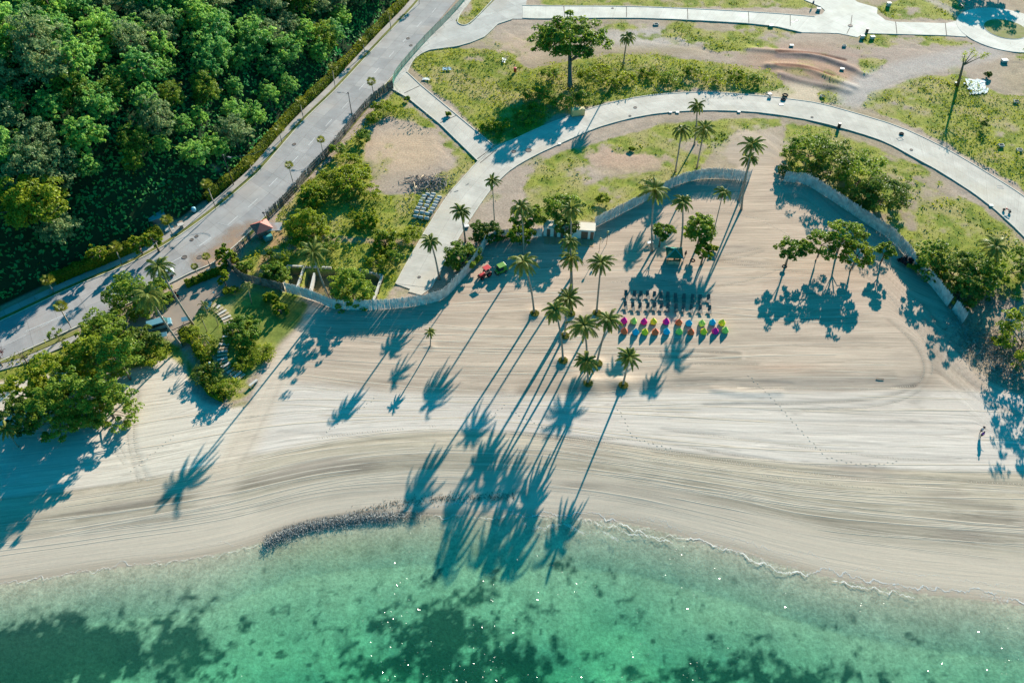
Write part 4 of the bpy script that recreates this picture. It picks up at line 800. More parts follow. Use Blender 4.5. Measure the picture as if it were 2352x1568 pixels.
T=[
(1868,325,5.4,4.6,3.2,5,'broad tree left of the group behind the right fence entrance','leaf_tree',48),
(1925,352,5.0,4.6,3.4,5.2,'second tree from the left in the group behind the right fence','leaf_dark',44),
(1988,380,5.4,4.8,3.6,5.4,'third tree from the left in the group behind the right fence','leaf_tree',46),
(2042,425,5.2,4.8,3.6,5.2,'rightmost tree of the group leaning over the right bamboo fence','leaf_dark',50),
(1992,440,3.6,3.0,2.6,3.6,'tree hanging over the middle of the right bamboo fence','leaf_dark',34),
(2152,582,4.0,3.6,3.2,4.4,'tree just outside the lower right fence, nearest the grass','leaf_tree',44),
(2205,602,4.6,4.0,3.4,4.8,'dark tree outside the lower right fence, middle of its clump','leaf_dark',46),
(2255,622,4.2,3.8,3.2,4.8,'dark tree outside the lower right fence beside the leaning palm','leaf_tree',44),
(2222,655,3.4,3.0,2.6,3.6,'lowest tree of the clump against the lower right fence','leaf_dark',36),
(2335,595,4.4,3.8,3.2,4.5,'tree at the right edge of the photo above the debris heap','leaf_tree',40),
(2382,745,4.6,5.4,4.4,7.,'tall bright tree at the right edge beside the earth heap','leaf_light',50),
(1290,482,4.2,3.6,2.4,4.2,'round tree overhanging the white toilet block','leaf_tree',56),
(1300,525,2.6,2.0,1.8,3.6,'small tree in front of the white toilet block','leaf_dark',30),
(1210,500,3.6,2.6,2.0,3,'low tree left of the white toilet block','leaf_tree',40),
(1195,540,3.0,2.2,1.8,2.6,'tree inside the fence beside the tall palm left of the toilet block','leaf_light',34),
(1120,525,3.6,2.2,1.8,3,'tree over the end of the fence beside the road','leaf_dark',40),
(1060,578,3.6,3.2,2.2,3,'dark tree between the beach road and the bamboo fence','leaf_tree',46),
(802,640,3.9,3.6,3.4,5.4,'round tree beside the concrete basins inside the fence','leaf_tree',60),
(702,505,4.4,3.8,2.4,3.4,'big round tree beside the red roofed shack','leaf_light',62),
(630,618,2.8,2.4,1.6,2.4,'round tree in the fence corner left of the concrete basins','leaf_tree',44),
(838,492,2.8,2.4,1.6,2.2,'small bright tree on the weedy slope left of the concrete pipes','leaf_light',30),
(882,545,2.6,3.2,1.6,2.2,'bright tree beside the dead end of the beach road','leaf_light',34),
(805,410,3.8,4.4,1.8,2.0,'wide bush on the bank above the basins','leaf_light',40),
(718,440,3.0,3.2,1.8,2.2,'bush behind the roadside fence above the round tree','leaf_light',34),
(290,662,4.6,3.9,3.4,5.2,'dark glossy tree beside the main road left of the driveway','leaf_tree',66),
(355,655,2.6,2.8,2.0,4.0,'tree between the dark glossy tree and the white truck','leaf_tree',32),
(232,742,4.6,3.8,3.4,5.5,'tree by the main road at the top of the left thicket','leaf_tree',56),
(320,770,3.4,2.4,2.0,3.6,'tree shading the parked blue van','leaf_dark',40),
(200,800,4.8,3.8,3.4,6.5,'bright tree in the middle of the left thicket','leaf_light',58),
(270,822,4.2,3.8,3.6,6.,'tree at the right side of the left thicket above the sand','leaf_tree',54),
(110,835,4.8,3.4,3.4,6.5,'light tree in the left thicket beside the verge','leaf_light',54),
(40,870,4.2,3.0,3.0,6.5,'tree at the left edge of the photo above the sand','leaf_light',46),
(160,890,4.8,4.,3.8,7,'tree in the lower middle of the left thicket','leaf_tree',58),
(225,905,4.4,3.8,3.8,6.5,'tree at the lower right of the left thicket over the sand','leaf_tree',52),
(95,920,4.2,3.6,3.4,7.5,'lowest tree of the left thicket near the small palm','leaf_tree',48),
(20,925,3.4,2.8,2.8,7.5,'small dark tree at the left edge below the thicket','leaf_dark',30),
(550,752,3.2,3.4,2.0,3,'tree beside the curved stepping stone path','leaf_tree',46),
(515,582,2.1,2.0,1.6,2.2,'round green tree at the road corner of the dark fence','leaf_light',30),
(514,642,1.1,1.6,1.2,2.0,'slender young tree beside the dark driveway fence','leaf_light',16),
(556,606,1.9,1.7,1.3,1.8,'pale bush inside the dark fence corner','leaf_tree',24),
(618,676,1.5,1.3,1.0,2.0,'upper of two small yellow green trees on the shaded lawn','leaf_light',18),
(641,702,1.4,1.3,1.0,1.8,'lower of two small yellow green trees on the shaded lawn','leaf_light',16),
(1818,572,3.0,2.5,1.8,4.2,'small tree with the tyre swing, alone on the sand','leaf_tree',34),
(1888,562,3.4,3.4,2.4,4.4,'left tree of the row standing in the shade by the right fence','leaf_tree',34),
(1940,540,4.0,3.4,2.4,4.8,'tallest tree of the row in the shade by the right fence','leaf_tree',38),
(1968,588,3.6,2.8,2.2,4.2,'tree below the tallest one in the row by the right fence','leaf_light',34),
(2035,578,1.8,2.0,1.4,3.2,'small tree at the foot of the right bamboo fence','leaf_tree',22),
(1610,530,3.0,3.2,2.6,4.4,'big leafy almond tree behind the green roofed kiosk','leaf_tree',60),
(1520,533,2.8,1.8,1.4,4.0,'small almond tree left of the kiosk, against a tall palm','leaf_tree',30),
(1618,578,1.5,1.8,1.5,3.6,'low leafy branch tree right of the kiosk','leaf_light',26)]
for i,(px,py,rx,ry,rz,hc,lb,mt,nc) in enumerate(T):
    btree(px,py,rx,ry,rz,hc,lb,500+i,mt,nc,52,.26)
for i,(px,py) in enumerate([(775,345),(805,370),(765,405),(835,315),(862,270),(745,435),(795,445),(850,440),(880,245),(700,400+60),(830,390),(640,590),(905,590),(940,540),(690,560),(760,560),(865,600)]):
    t=btree(px,py,2.0+.7*(i%3),1.9+.6*(i%2),1.5,1.2,'leafy green shrub on the overgrown bank inside the roadside fence',650+i,'leaf_light' if i%3 else 'leaf_tree',26,48,.2,name='bank_shrub',tr=.07,cat='shrub',clr=.26,group='shrubs on the overgrown bank')
for i,(px,py,r_) in enumerate([(1260,170,2.4),(1400,190,2.2),(1440,180,2.6),(1490,165,2.4),(1540,180,2.8),(1590,165,2.2),(1640,185,2.6),(1690,172,2.4),(1730,185,2.2),(1380,160,2.4),(1290,235,3.0),(1230,255,2.6),(1200,270,2.4),(1150,285,2.2),(1225,215,2.6),(1120,290,2.0),(1340,222,2.4)]):
    t=btree(px,py,r_*1.2,r_,1.3,.9,'leafy green shrub in the thicket above the curved beach road',670+i,'leaf_light' if i%4 else 'leaf_tree',26,48,.2,name='thicket_shrub',tr=.07,cat='shrub',clr=.26,group='shrubs in the thicket above the beach road')
for i,(px,py) in enumerate([(2322,-92),(2272,-104)]):
    btree(px,py,6,5,4,7.5,['first','second','third','fourth'][i]+' large tree beyond the top right corner of the view',690+i,'leaf_tree',50,60,.36)
BUSH=[(525,892,2.6,2.2,1.7,.9,'round glossy yellow green bush at the sand edge','leaf_light'),(480,858,3.0,3.0,1.4,.7,'dark flat topped bush around the garden lamp','leaf_dark'),(348,820,2.8,2.4,1.4,.7,'clipped round green bush above the sand hollow','leaf_light'),(470,800,2.2,3.0,1.2,.6,'yellow green hedge bush left of the lawn','leaf_light'),(438,770,1.8,2.2,1.1,.6,'yellow green bush at the lower foot of the leaning palms','leaf_light'),(590,810,3.6,3.0,.8,.4,'low rounded green bush bed beside the path','leaf_light'),(560,835,2.4,1.8,.8,.4,'lower end of the rounded bush bed beside the path','leaf_light'),(390,682,1.6,1.3,.8,.5,'dark purple planting in the driveway island','red_leaf'),(1386,458,1.7,1.3,1.1,.6,'round green bush alone on the grass above the left fence','leaf_light'),(2262,285,1.0,1.4,1.6,1.2,'small dark upright bush on the right grass slope','leaf_dark'),(532,668,2.0,1.0,.7,.4,'low bright bush under the slender young tree','leaf_light'),(1640,572,1.0,.8,.8,.4,'small green bush at the foot of the leaning palm by the almond tree','leaf_light'),(1800,395,1.6,2.4,1.6,1.0,'ivy covered bush at the right fence end','leaf_dark'),(1452,342,.9,.7,.5,.3,'small round green bush on bare earth below the beach road','leaf_light'),(2080,600,1.8,1.2,.9,.6,'dark brown bush at the foot of the right fence','red_leaf'),(1245,215,2.6,2.4,2.2,1.5,'pale bush under the huge spreading tree','leaf_tree'),(1350,175,3.2,2.4,2.0,1.4,'bush right of the huge tree trunk','leaf_light'),(1030,262,.8,.8,.7,.5,'grass tuft at the upper edge of the link road','leaf_light'),(935,228,.9,.8,.8,.5,'green bush at the fence end of the link road','leaf_tree'),(2270,262-90,1.2,1.0,.9,.6,'small bush above the blue debris patch','leaf_dark')]
for i,(px,py,rx,ry,rz,hc,lb,mt) in enumerate(BUSH):
    btree(px,py,rx,ry,rz,hc,lb,700+i,mt,int(16+8*rx),46,.17,name='bush',tr=.06,cat='bush',clr=.26)
# driveway hedge row
def hedge(name,pl,wd,h,label,n,mt='leaf_light'):
    pl=resample(pl,max(8,len(pl))); t=thing(name,(pl[0][0],pl[0][1],0),label,'hedge'); L_=len(pl); q=pl-pl[0]
    a=offset(q,-wd*.36);b_=offset(q,wd*.36); V_=np.vstack([np.c_[a,np.zeros(L_)],np.c_[a,np.full(L_,h*.82)],np.c_[b_,np.full(L_,h*.82)],np.c_[b_,np.zeros(L_)]]); Q_=[]
    for k in range(3):
        i=k*L_+np.arange(L_-1); Q_.append(np.c_[i,i+1,i+1+L_,i+L_])
    fast('stems',V_,np.vstack(Q_),mat('hedge_inside',(.03,.05,.012),.95,.1),t)
    u=rng.random(n)*(L_-1); i=u.astype(int); f=(u-i)[:,None]; c=q[i]*(1-f)+q[i+1]*f; tt=np.gradient(q,axis=0)[i]; tt/=np.hypot(*tt.T)[:,None]; nn=np.c_[-tt[:,1],tt[:,0]]
    th=rng.uniform(-.2,math.pi+.2,n); bump_=.85+.35*vn(u*1.3,u*0,1.,5)
    off=np.cos(th)*wd/2*bump_; z=np.clip(h*(.25+.75*np.abs(np.sin(th))**.5)*bump_*rng.uniform(.75,1,n),.1,None)
    z=np.where(rng.random(n)<.4,z*rng.random(n),z)
    V_,Q_=leafquads(np.c_[c+nn*off[:,None],z],np.c_[nn*np.cos(th)[:,None],np.sin(th)]+rng.normal(size=(n,3))*.5,.12+.13*rng.random(n),.6)
    fast('foliage',V_,Q_,M['shrub'],t); return t
hs=offset(ROADL,3.85*SGN); pxs=np.array([proj(a,b_) for a,b_ in hs]); 
k1=(pxs[:,1]<470)&(pxs[:,1]>-80); k2=(pxs[:,0]<372)&(pxs[:,0]>125)
hedge('roadside_hedge',hs[k1],1.9,2.2,'long clipped hedge between the upper pavement and the forest',26000)
hedge('roadside_hedge',hs[k2],2.0,2.3,'lower clipped hedge along the pavement left of the booth',15000)
hedge('garden_hedge',smooth(P2([(428,656),(450,648),(472,638),(495,630),(520,620)])),1.6,1.2,'bright clipped hedge between the driveway and the road',3000)
hedge('garden_hedge',smooth(P2([(420,762),(445,782),(462,810),(482,838),(470,870),(490,905),(520,915)])),1.8,1.3,'yellow green hedge around the lower edge of the lawn',4500)

# bare shrubs and dead tree
def bare(name,px,py,h,label,seed,sp=.5,leaves=0,lm_='red_leaf',rt=.09,cat='tree',n=7):
    q=G(px,py); t=thing(name,q,label,cat); g=random.Random(seed); m=MB(); tips=[]
    m.tube([(0,0,-.2),(.05*h,0,h*.3),(.04*h,.02*h,h*.55)],[rt*1.3,rt,rt*.7],6)
    for i in range(n):
        a=i*6.28/n+g.uniform(-.3,.3); z0=h*g.uniform(.25,.55); e=(sp*h*math.cos(a)*g.uniform(.5,1),sp*h*math.sin(a)*g.uniform(.5,1),h*g.uniform(.75,1.05))
        md=(e[0]*.4,e[1]*.4,z0+(e[2]-z0)*.6); m.tube([(.04*h,0,z0),md,e],[rt*.5,rt*.3,rt*.1],5)
        for _ in range(2):
            e2=(e[0]*g.uniform(.8,1.25),e[1]*g.uniform(.8,1.25),e[2]*g.uniform(.8,1.05)); m.tube([md,e2],[rt*.25,rt*.07],4); tips.append(e2)
        tips.append(e)
    m.build('trunk',M['bark'],t,True)
    if leaves:
        tp=np.array(tips); i=rng.integers(0,len(tp),leaves); c=tp[i]+rng.normal(size=(leaves,3))*.22*max(h/4,.6)
        V_,Q_=leafquads(c,rng.normal(size=(leaves,3))+[0,0,.5],.12+.1*rng.random(leaves)); fast('crown',V_,Q_,M[lm_],t)
    return t
bare('bare_shrub',62,834,3.4,'leafless grey shrub on the verge at the lower left',1)
bare('flowering_shrub',6,842,3.8,'sparse shrub with red flowers at the left edge by the road',2,leaves=260)
bare('young_tree',137,782,2.6,'sparse young tree on the verge near the lowest fan palm',3,leaves=260,lm_='leaf_tree',rt=.06)
t=thing('dead_tree',G(2200,197),'bare forked tree trunk with a few leaves on the right grass slope','tree'); hd_=10.5; tp=P(2212,150,7.0)-P(2200,197)
m=MB(); m.tube([(0,0,-.3),(tp[0]*.5,tp[1]*.5,3.5),(tp[0],tp[1],7.)],[.42,.32,.24],8); tips=[]
for e in [(1.0,.4,10.6),(2.0,.2,9.6),(4.4,.6,9.2),(-.4,.8,9.6),(5.4,.9,9.6),(-.2,.4,8.4)]:
    m.tube([(tp[0],tp[1],6.9),(tp[0]+e[0]*.45,tp[1]+e[1]*.5,6.9+(e[2]-6.9)*.45),(tp[0]+e[0],tp[1]+e[1],e[2])],[.2,.12,.05],6); tips.append((tp[0]+e[0],tp[1]+e[1],e[2]))
m.build('trunk',M['bark'],t,True); i=rng.integers(0,6,420); c=np.array(tips)[i]+rng.normal(size=(420,3))*.38; V_,Q_=leafquads(c,rng.normal(size=(420,3))+[0,0,.5],.12+.1*rng.random(420)); fast('crown',V_,Q_,M['leaf_light'],t)

# ---------------- palms ----------------
def frondset(seed,n,L_,droop,nseg=11,upb=.05,lw=.19,asym=None):
    g=random.Random(seed); V_=[];Q_=[];DV=[]
    for f in range(n):
        a=f*2.39996+g.uniform(-.2,.2); e0=(.95-1.35*(f/n))+upb+g.uniform(-.12,.12); Lf=L_*(.82+.3*g.random())*(1 if f>3 else .75)
        if asym is not None: a=a+asym*math.sin(a)*.35
        p=Vector((0,0,.15)); d=Vector((math.cos(a)*math.cos(e0),math.sin(a)*math.cos(e0),math.sin(e0))); side=Vector((-math.sin(a),math.cos(a),0)); tw=g.uniform(-.35,.35)
        for s in range(nseg):
            t=s/nseg; q=p+d*(Lf/nseg); up=side.cross(d).normalized()*-1
            if up.z<0: up=-up
            wv=.60*math.sin(math.pi*min(1,.18+t*.82))**.7*L_/3.2
            n0=len(V_); r=.035*(1-t)+.012
            V_+= [p+side*r,p-side*r,q-side*r*.8,q+side*r*.8]; Q_.append((n0,n0+1,n0+2,n0+3))
            if s>0:
                for k in (0,.5):
                    b_=p.lerp(q,k)
                    for sg in (-1,1):
                        dr=.55+.35*t+g.uniform(-.15,.15); o=(side*sg*math.cos(dr+tw*sg)+d*.55-up*math.sin(dr+tw*sg)*.8).normalized()*wv*g.uniform(.85,1.1)
                        n0=len(V_); ww=d*lw*.5
                        V_+=[b_-ww,b_+ww,b_+o*.7+ww*.7,b_+o]; Q_.append((n0,n0+1,n0+2,n0+3))
            p=q; d=(d+Vector((0,0,-droop*(.5+1.2*t)/nseg*2.2))).normalized()
    return np.array([tuple(v) for v in V_]),np.array(Q_)
def palm(px,py,cx,cy,label,seed,L_=3.1,nf=22,hf=1.08,droop=1.0,r=.19,deadf=2,lean_wild=0,h=None):
    hh_=h or standing((px,py),(cx,cy))*hf; q=P(px,py); q[2]=gz(q[0],q[1]); T_=P(cx,cy,hh_); t=thing('coconut_palm',q,label,'palm tree')
    tv=Vector([float(v) for v in (T_-q)]); hz=Vector((tv.x,tv.y,0)); m=MB(); pts=[];rs=[]
    for k in range(9):
        s=k/8; w_=hz*(s+(.28*math.sin(math.pi*s)*(-1 if lean_wild==0 else lean_wild))*.5); pts.append((w_.x,w_.y,-.3+(tv.z+.3)*s)); rs.append(r*(1.7 if k==0 else 1.15-.35*s))
    m.tube(pts,rs,8); m.build('trunk',M['palm_bark'],t,True)
    V_,Q_=frondset(seed,nf,L_,droop); c_=fast('crown',V_,Q_,M['palm_leaf'],t); c_.location=tv; gq=random.Random(seed*3); c_.rotation_euler=(gq.uniform(-.28,.28),gq.uniform(-.28,.28),gq.uniform(0,6)); c_.scale=(gq.uniform(.88,1.12),gq.uniform(.88,1.12),1)
    if deadf:
        g=random.Random(seed+5); V_,Q_=frondset(seed+50,deadf,L_*.85,1.0,upb=-1.15); d_=fast('dry_fronds',V_,Q_,M['palm_dead'],t); d_.location=tv; d_.rotation_euler=(0,0,g.uniform(0,6))
    m=MB(); g=random.Random(seed)
    for k in range(7):
        a=g.uniform(0,6.28); m.lathe([(.02,-.13),(.1,-.08),(.13,0),(.1,.09),(.02,.13)],(.25*math.cos(a),.25*math.sin(a),-.15-.12*g.random()),8)
    o=m.build('coconuts',mat_nut,t,True); o.location=tv
    return t
mat_nut=mat('coconut',(.16,.15,.04),.6,.3)
PL=[(1430,886,1445,820,'short young palm standing alone nearest the sea, right of the group',2.5,1.15),
(1350,882,1347,830,'short palm nearest the sea in the middle of the palm group',2.6,1.2),
(1293,829,1276,712,'tall palm at the left front of the group with crown left of the twin trunks',3.0,.95),
(1296,772,1306,686,'palm whose crown hides behind the front left crown of the group',3.0,1.1),
(1308,722,1311,594,'tall palm in front of the toilet block, its crown above the group',3.0,.9),
(1314,722,1309,556,'palm with crown right in front of the toilet block doors',2.5,.88),
(1312,640,1313,480,'very tall palm whose crown stands over the round tree at the toilet block',3.0,.86),
(1348,836,1341,748,'palm with wide crown in the middle of the group left of the bean bags',3.3,1.1),
(1370,838,1398,735,'palm leaning right towards the bean bags',3.0,1.0),
(1370,719,1381,604,'single straight palm between the group and the loungers',3.0,1.05),
(1227,719,1203,602,'palm leaning left beside the parked tractor shade',3.1,1.05),
(1203,585,1198,477,'tall palm left of the toilet block behind the fence',3.4,1.1),
(1498,577,1503,437,'tall straight palm left of the almond tree behind the kiosk',3.4,1.0),
(1563,575,1568,464,'slender palm rising out of the almond tree',2.6,.98),
(1630,569,1661,442,'thin leaning palm right of the almond tree',2.2,1.0),
(1703,481,1728,332,'taller of two palms at the beach entrance',2.9,.98),
(1697,462,1722,365,'shorter of two palms at the beach entrance',2.7,1.0),
(1551,394,1566,299,'left palm of three on the grass above the left fence',3.1,1.0),
(1601,384,1618,297,'right palm of three on the grass above the left fence',3.1,1.0),
(1595,332,1601,243,'rearmost palm of three on the grass, over the beach road',2.7,1.0),
(1431,152,1441,86,'curved palm right of the huge tree by the top road',2.8,1.42),
(1138,537,1131,416,'palm left of the tree at the fence end, beside the road bend',2.2,1.05),
(1069,555,1058,486,'palm on the beach road edge with a hanging dry frond',2.6,1.25),
(1009,640,989,554,'palm at the dead end of the beach road',2.6,1.2),
(758,685,718,580,'palm leaning left over the concrete basins',3.3,1.22),
(443,744,365,612,'long leaning palm over the driveway and white truck',3.3,1.0),
(418,795,341,678,'long leaning pale trunked palm over the blue van',3.9,1.0),
(988,795,988,764,'very small palm alone on the sand below the bamboo fence',1.3,1.25),
(42,1026,12,985,'small dark palm at the left edge of the beach',2.0,1.0),
(2285,625,2286,566,'palm with pale drooping fronds among the trees at the right edge',3.6,1.0)]
for i,(a,b_,c_,d_,lb,L_,hf) in enumerate(PL):
    sm_=L_<1.6; palm(a,b_,c_,d_,lb,900+i,L_*1.06,26 if L_>2.4 else 20,hf,(.72,.95,1.15)[i%3],.11 if L_<2.3 else .18,0 if sm_ else 2+(i%3),lean_wild=(1 if i%3==0 else 0) if i not in (24,25,26) else 1.3)
# grass skirts round the palm feet
for i,(a,b_,lb) in enumerate([(1293,831,'grass ring at the foot of the left front palm'),(1350,884,'grass ring at the foot of the middle front palm'),(1431,888,'round grass mound at the foot of the rightmost short palm'),(1373,837,'grass patch at the foot of the palm leaning right'),(1297,774,'grass patch at the foot of the palm behind the left front one'),(1311,723,'grass patch at the foot of the twin trunks'),(1371,721,'grass patch at the foot of the single straight palm'),(1228,722,'grass ring at the foot of the left leaning palm')]):
    q=P(a,b_); n_=900; ang=rng.uniform(0,6.28,n_); rr=.85*np.sqrt(rng.random(n_)); c=np.c_[rr*np.cos(ang),rr*np.sin(ang)]; zz=gheight(c[:,0]+q[0],c[:,1]+q[1])-gz(q[0],q[1])
    V_,Q_=leafquads(np.c_[c,zz+.18*rng.random(n_)],rng.normal(size=(n_,3))+[0,0,.3],.10+.12*rng.random(n_),.35)
    o=fast('grass_clump',V_,Q_,M['drygrass']); o.location=(q[0],q[1],gz(q[0],q[1])); tag(o,lb,'grass clump')
# fan palms
def fanmesh(seed,n=17,r=1.05):
    g=random.Random(seed); V_=[];Q_=[]
    for f in range(n):
        a=f*2.39996; e=.95-1.35*f/n+g.uniform(-.1,.1); d=Vector((math.cos(a)*math.cos(e),math.sin(a)*math.cos(e),math.sin(e))); s=Vector((-math.sin(a),math.cos(a),0)); up=s.cross(d); up=up if up.z>0 else -up
        c=d*r*.45; n0=len(V_); V_+=[d*.05+s*.02,d*.05-s*.02,c-s*.02,c+s*.02]; Q_.append((n0,n0+1,n0+2,n0+3))
        for k in range(9):
            th=(k-4)*.33; o=(d*math.cos(th)+s*math.sin(th)-up*.18*abs(math.sin(th))-Vector((0,0,.15))).normalized()*r*.62; w_=o.cross(up).normalized()*.07
            n0=len(V_); V_+=[c,c+o*.6+w_,c+o,c+o*.6-w_]; Q_.append((n0,n0+1,n0+2,n0+3))
    return np.array([tuple(v) for v in V_]),np.array(Q_)
fp=[fast('crown',*fanmesh(s,17,1.15),M['fan_leaf'],link=False) for s in (1,2,3)]
tm=MB().tube([(0,0,-.2),(.05,0,.33),(0,.03,.66),(0,0,1)],[.14,.11,.09,.08],8).build('trunk',M['palm_bark'],link=False,sm=True)
FP=[(963,10,959,-14),(898,71,894,31),(838,125,833,95),(770,204,764,153),(697,275,690,233),(648,332,642,298),(581,400,571,372),(496,481,475,424),(400,549,383,506),(282,611,266,568),(125,674,110,644)]
ords=['first','second','third','fourth','fifth','sixth','seventh','eighth','ninth','tenth','eleventh','twelfth']
def fan(px,py,cx,cy,lb,i,s=1.):
    h=standing((px,py),(cx,cy)); q=P(px,py); T_=P(cx,cy,h); t=thing('fan_palm',(q[0],q[1],.1),lb,'palm tree',group='fan palms along the main road')
    s*=1.2; o=ob('trunk',tm,t); dx,dy=T_[0]-q[0],T_[1]-q[1]
    M4=Matrix(((s,0,dx,0),(0,s,dy,0),(0,0,h,0),(0,0,0,1))); o.matrix_local=M4
    c=ob('crown',fp[i%3],t); c.location=(dx,dy,h); c.scale=(s,s,s); c.rotation_euler=(0,0,i*1.3)
for i,(a,b_,c_,d_) in enumerate(FP): fan(a,b_,c_,d_,f'{ords[i]} fan palm counted from the top along the hedge side of the main road',i)
for i,(a,b_,c_,d_,s,lb) in enumerate([(858,219,853,188,1,'fan palm on the fence side of the road beside the street light'),(743,358,737,322,.8,'middle fan palm on the fence side of the main road'),(675,429,664,380,.8,'lowest fan palm on the fence side, above the shack'),(164,754,140,705,1,'lone fan palm on the lower verge of the main road'),(484,616,474,590,.7,'small thin fan palm by the road corner'),(455,634,447,613,.6,'tiny fan palm on the verge left of the road corner')]): fan(a,b_,c_,d_,lb,i+3,s)
# garden palms
for i,(a,b_,c_,d_,lb) in enumerate([(477,722,468,700,'small garden palm at the upper end of the stone path'),(475,760,462,728,'garden palm in the middle of the lawn'),(501,746,490,712,'thin dark garden palm beside the stone path'),(490,803,470,775,'pale garden palm at the bottom of the lawn'),(578,697,568,655,'thin garden palm on the shaded upper lawn')]):
    h=standing((a,b_),(c_,d_)); q=P(a,b_); T_=P(c_,d_,h); t=thing('garden_palm',(q[0],q[1],0),lb,'palm tree',group='small palms on the lawn')
    MB().tube([(0,0,-.1),((T_[0]-q[0])*.5,(T_[1]-q[1])*.5,h*.5),(T_[0]-q[0],T_[1]-q[1],h)],[.08,.06,.05],6).build('trunk',M['palm_bark'],t,True)
    o=fast('crown',*frondset(70+i,11,1.6,1.2,8,lw=.09),M['palm_leaf'],t); o.location=(T_[0]-q[0],T_[1]-q[1],h)
# ---------------- bamboo fences ----------------
def fence(pts,label,h=2.8,mt='bamboo',seed=0,sway=.25,side=1,gaps=0.,braces=True,nm='bamboo_fence'):
    pl=smooth(P2(pts),2); s=np.r_[0,np.cumsum(np.hypot(*np.diff(pl,axis=0).T))]; Ltot=s[-1]; o0=pl[0]; t=thing(nm,(o0[0],o0[1],0),label,'fence'); g=random.Random(seed)
    def pt(d): return np.interp(d,s,pl[:,0])-o0[0],np.interp(d,s,pl[:,1])-o0[1]
    npan=max(1,round(Ltot/6.)); 
    for k in range(npan):
        m=MB(); d=Ltot*k/npan; d1=Ltot*(k+1)/npan
        while d<d1-.05:
            x,y=pt(d); x2,y2=pt(d+.05); a=math.atan2(y2-y,x2-x); hh_=h*g.uniform(.90,1.07)+(g.uniform(.1,.5) if g.random()<.08 else 0); w_=g.uniform(.085,.12)
            if g.random()>gaps: m.box((x,y,hh_/2),(w_,.05,hh_),m=Matrix.Rotation(a,3,'Z')@Matrix.Rotation(g.uniform(-.035,.035)*(1+3*gaps),3,'Y')@Matrix.Rotation(g.uniform(-.02,.02),3,'X'))
            d+=w_+.006+(.05 if g.random()<.05 else 0)
        m.build('picket_panel',M[mt],t)
    for z in (h*.18,h*.5,h*.8):
        m=MB(); pp=[(*pt(d),z) for d in np.arange(0,Ltot,1.2)]; a=[]
        q=offset(np.array([p[:2] for p in pp]),.07*side); m.tube([(x,y,z) for x,y in q],.035,5); m.build('rail',M['bamboo_old'],t)
    for k in range(npan+1):
        d=Ltot*k/npan; x,y=pt(min(d,Ltot)); m=MB(); q=offset(np.array([pt(max(d-.1,0)),pt(min(d+.1,Ltot))]),.14*side)[0]
        m.tube([(q[0],q[1],0),(q[0],q[1],h*.98)],.06,6)
        if braces:
            e=offset(np.array([pt(max(d-.1,0)),pt(min(d+.1,Ltot))]),1.7*side)[0]; m.tube([(q[0],q[1],h*.8),(e[0],e[1],0)],.035,5)
        m.build('post',M['bamboo_old'],t)
fence([(902,203),(860,228),(810,287),(763,349),(713,398),(680,441),(640,482),(614,505)],'dark weathered bamboo fence along the main road down to the shack',2.3,'bamboo_old',1,side=1,gaps=.12)
fence([(577,552),(558,572),(540,592),(527,612)],'broken leaning bamboo fence at the road corner below the shack',2.2,'bamboo_old',2,gaps=.3)
fence([(527,612),(545,632),(562,647),(603,656),(655,670)],'dark bamboo fence between the driveway and the basins',2.3,'bamboo_old',3,gaps=.06)
fence([(660,672),(690,679),(728,692),(763,709),(800,712),(863,712),(950,704),(1013,692),(1040,668),(1058,647),(1078,625),(1095,602),(1110,578),(1116,562)],'long pale bamboo fence curving round the basins and the road end',2.8,'bamboo',4)
fence([(1116,562),(1138,548),(1176,545),(1223,545),(1246,543)],'short bamboo fence left of the white toilet block',2.4,'bamboo',5)
fence([(1366,522),(1426,492),(1501,452),(1540,432),(1576,417),(1626,409),(1680,412),(1721,418)],'pale bamboo fence from the toilet block up to the beach entrance',2.9,'bamboo',6)
fence([(1799,418),(1822,419),(1849,422),(1894,450),(1930,474),(1976,505),(2041,547),(2072,578),(2096,610),(2139,657),(2176,705)],'long pale bamboo fence on the right side of the beach',2.9,'bamboo',7,side=1)
fence([(2186,712),(2198,728),(2209,746)],'loose last bamboo panel at the lower end of the right fence',2.9,'bamboo',8,braces=False)
# green mesh fence
mesh_m=bpy.data.materials.new('green_netting'); mesh_m.use_nodes=True; n=mesh_m.node_tree; b=n.nodes['Principled BSDF']; b.inputs['Base Color'].default_value=(.02,.22,.15,1); b.inputs['Alpha'].default_value=.72; b.inputs['Roughness'].default_value=.7
pl=smooth(P2([(904,205),(904,188),(915,170),(935,145),(985,88),(1030,45),(1066,5),(1085,-20)]),2); pl=resample(pl,60); t=thing('netting_fence',(pl[0][0],pl[0][1],0),'translucent green netting fence between the main road and the plaza','fence')
q=pl-pl[0]; n_=60; V_=np.vstack([np.c_[q,np.zeros(n_)],np.c_[q+rng.normal(size=(n_,2))*.05,np.full(n_,1.1)],np.c_[q,2.1+.12*rng.random(n_)]]); i=np.arange(n_-1); fast('netting',V_,np.vstack([np.c_[i,i+1,i+1+n_,i+n_],np.c_[i+n_,i+1+n_,i+1+2*n_,i+2*n_]]),mesh_m,t)
for k in range(0,60,5):
    m=MB(); m.tube([(q[k][0],q[k][1],0),(q[k][0],q[k][1],2.5)],.04,5); m.tube([(q[k][0],q[k][1],1.9),(q[k][0]+1.3,q[k][1]-.5,0)],.03,5); m.build('post',M['steel'],t)

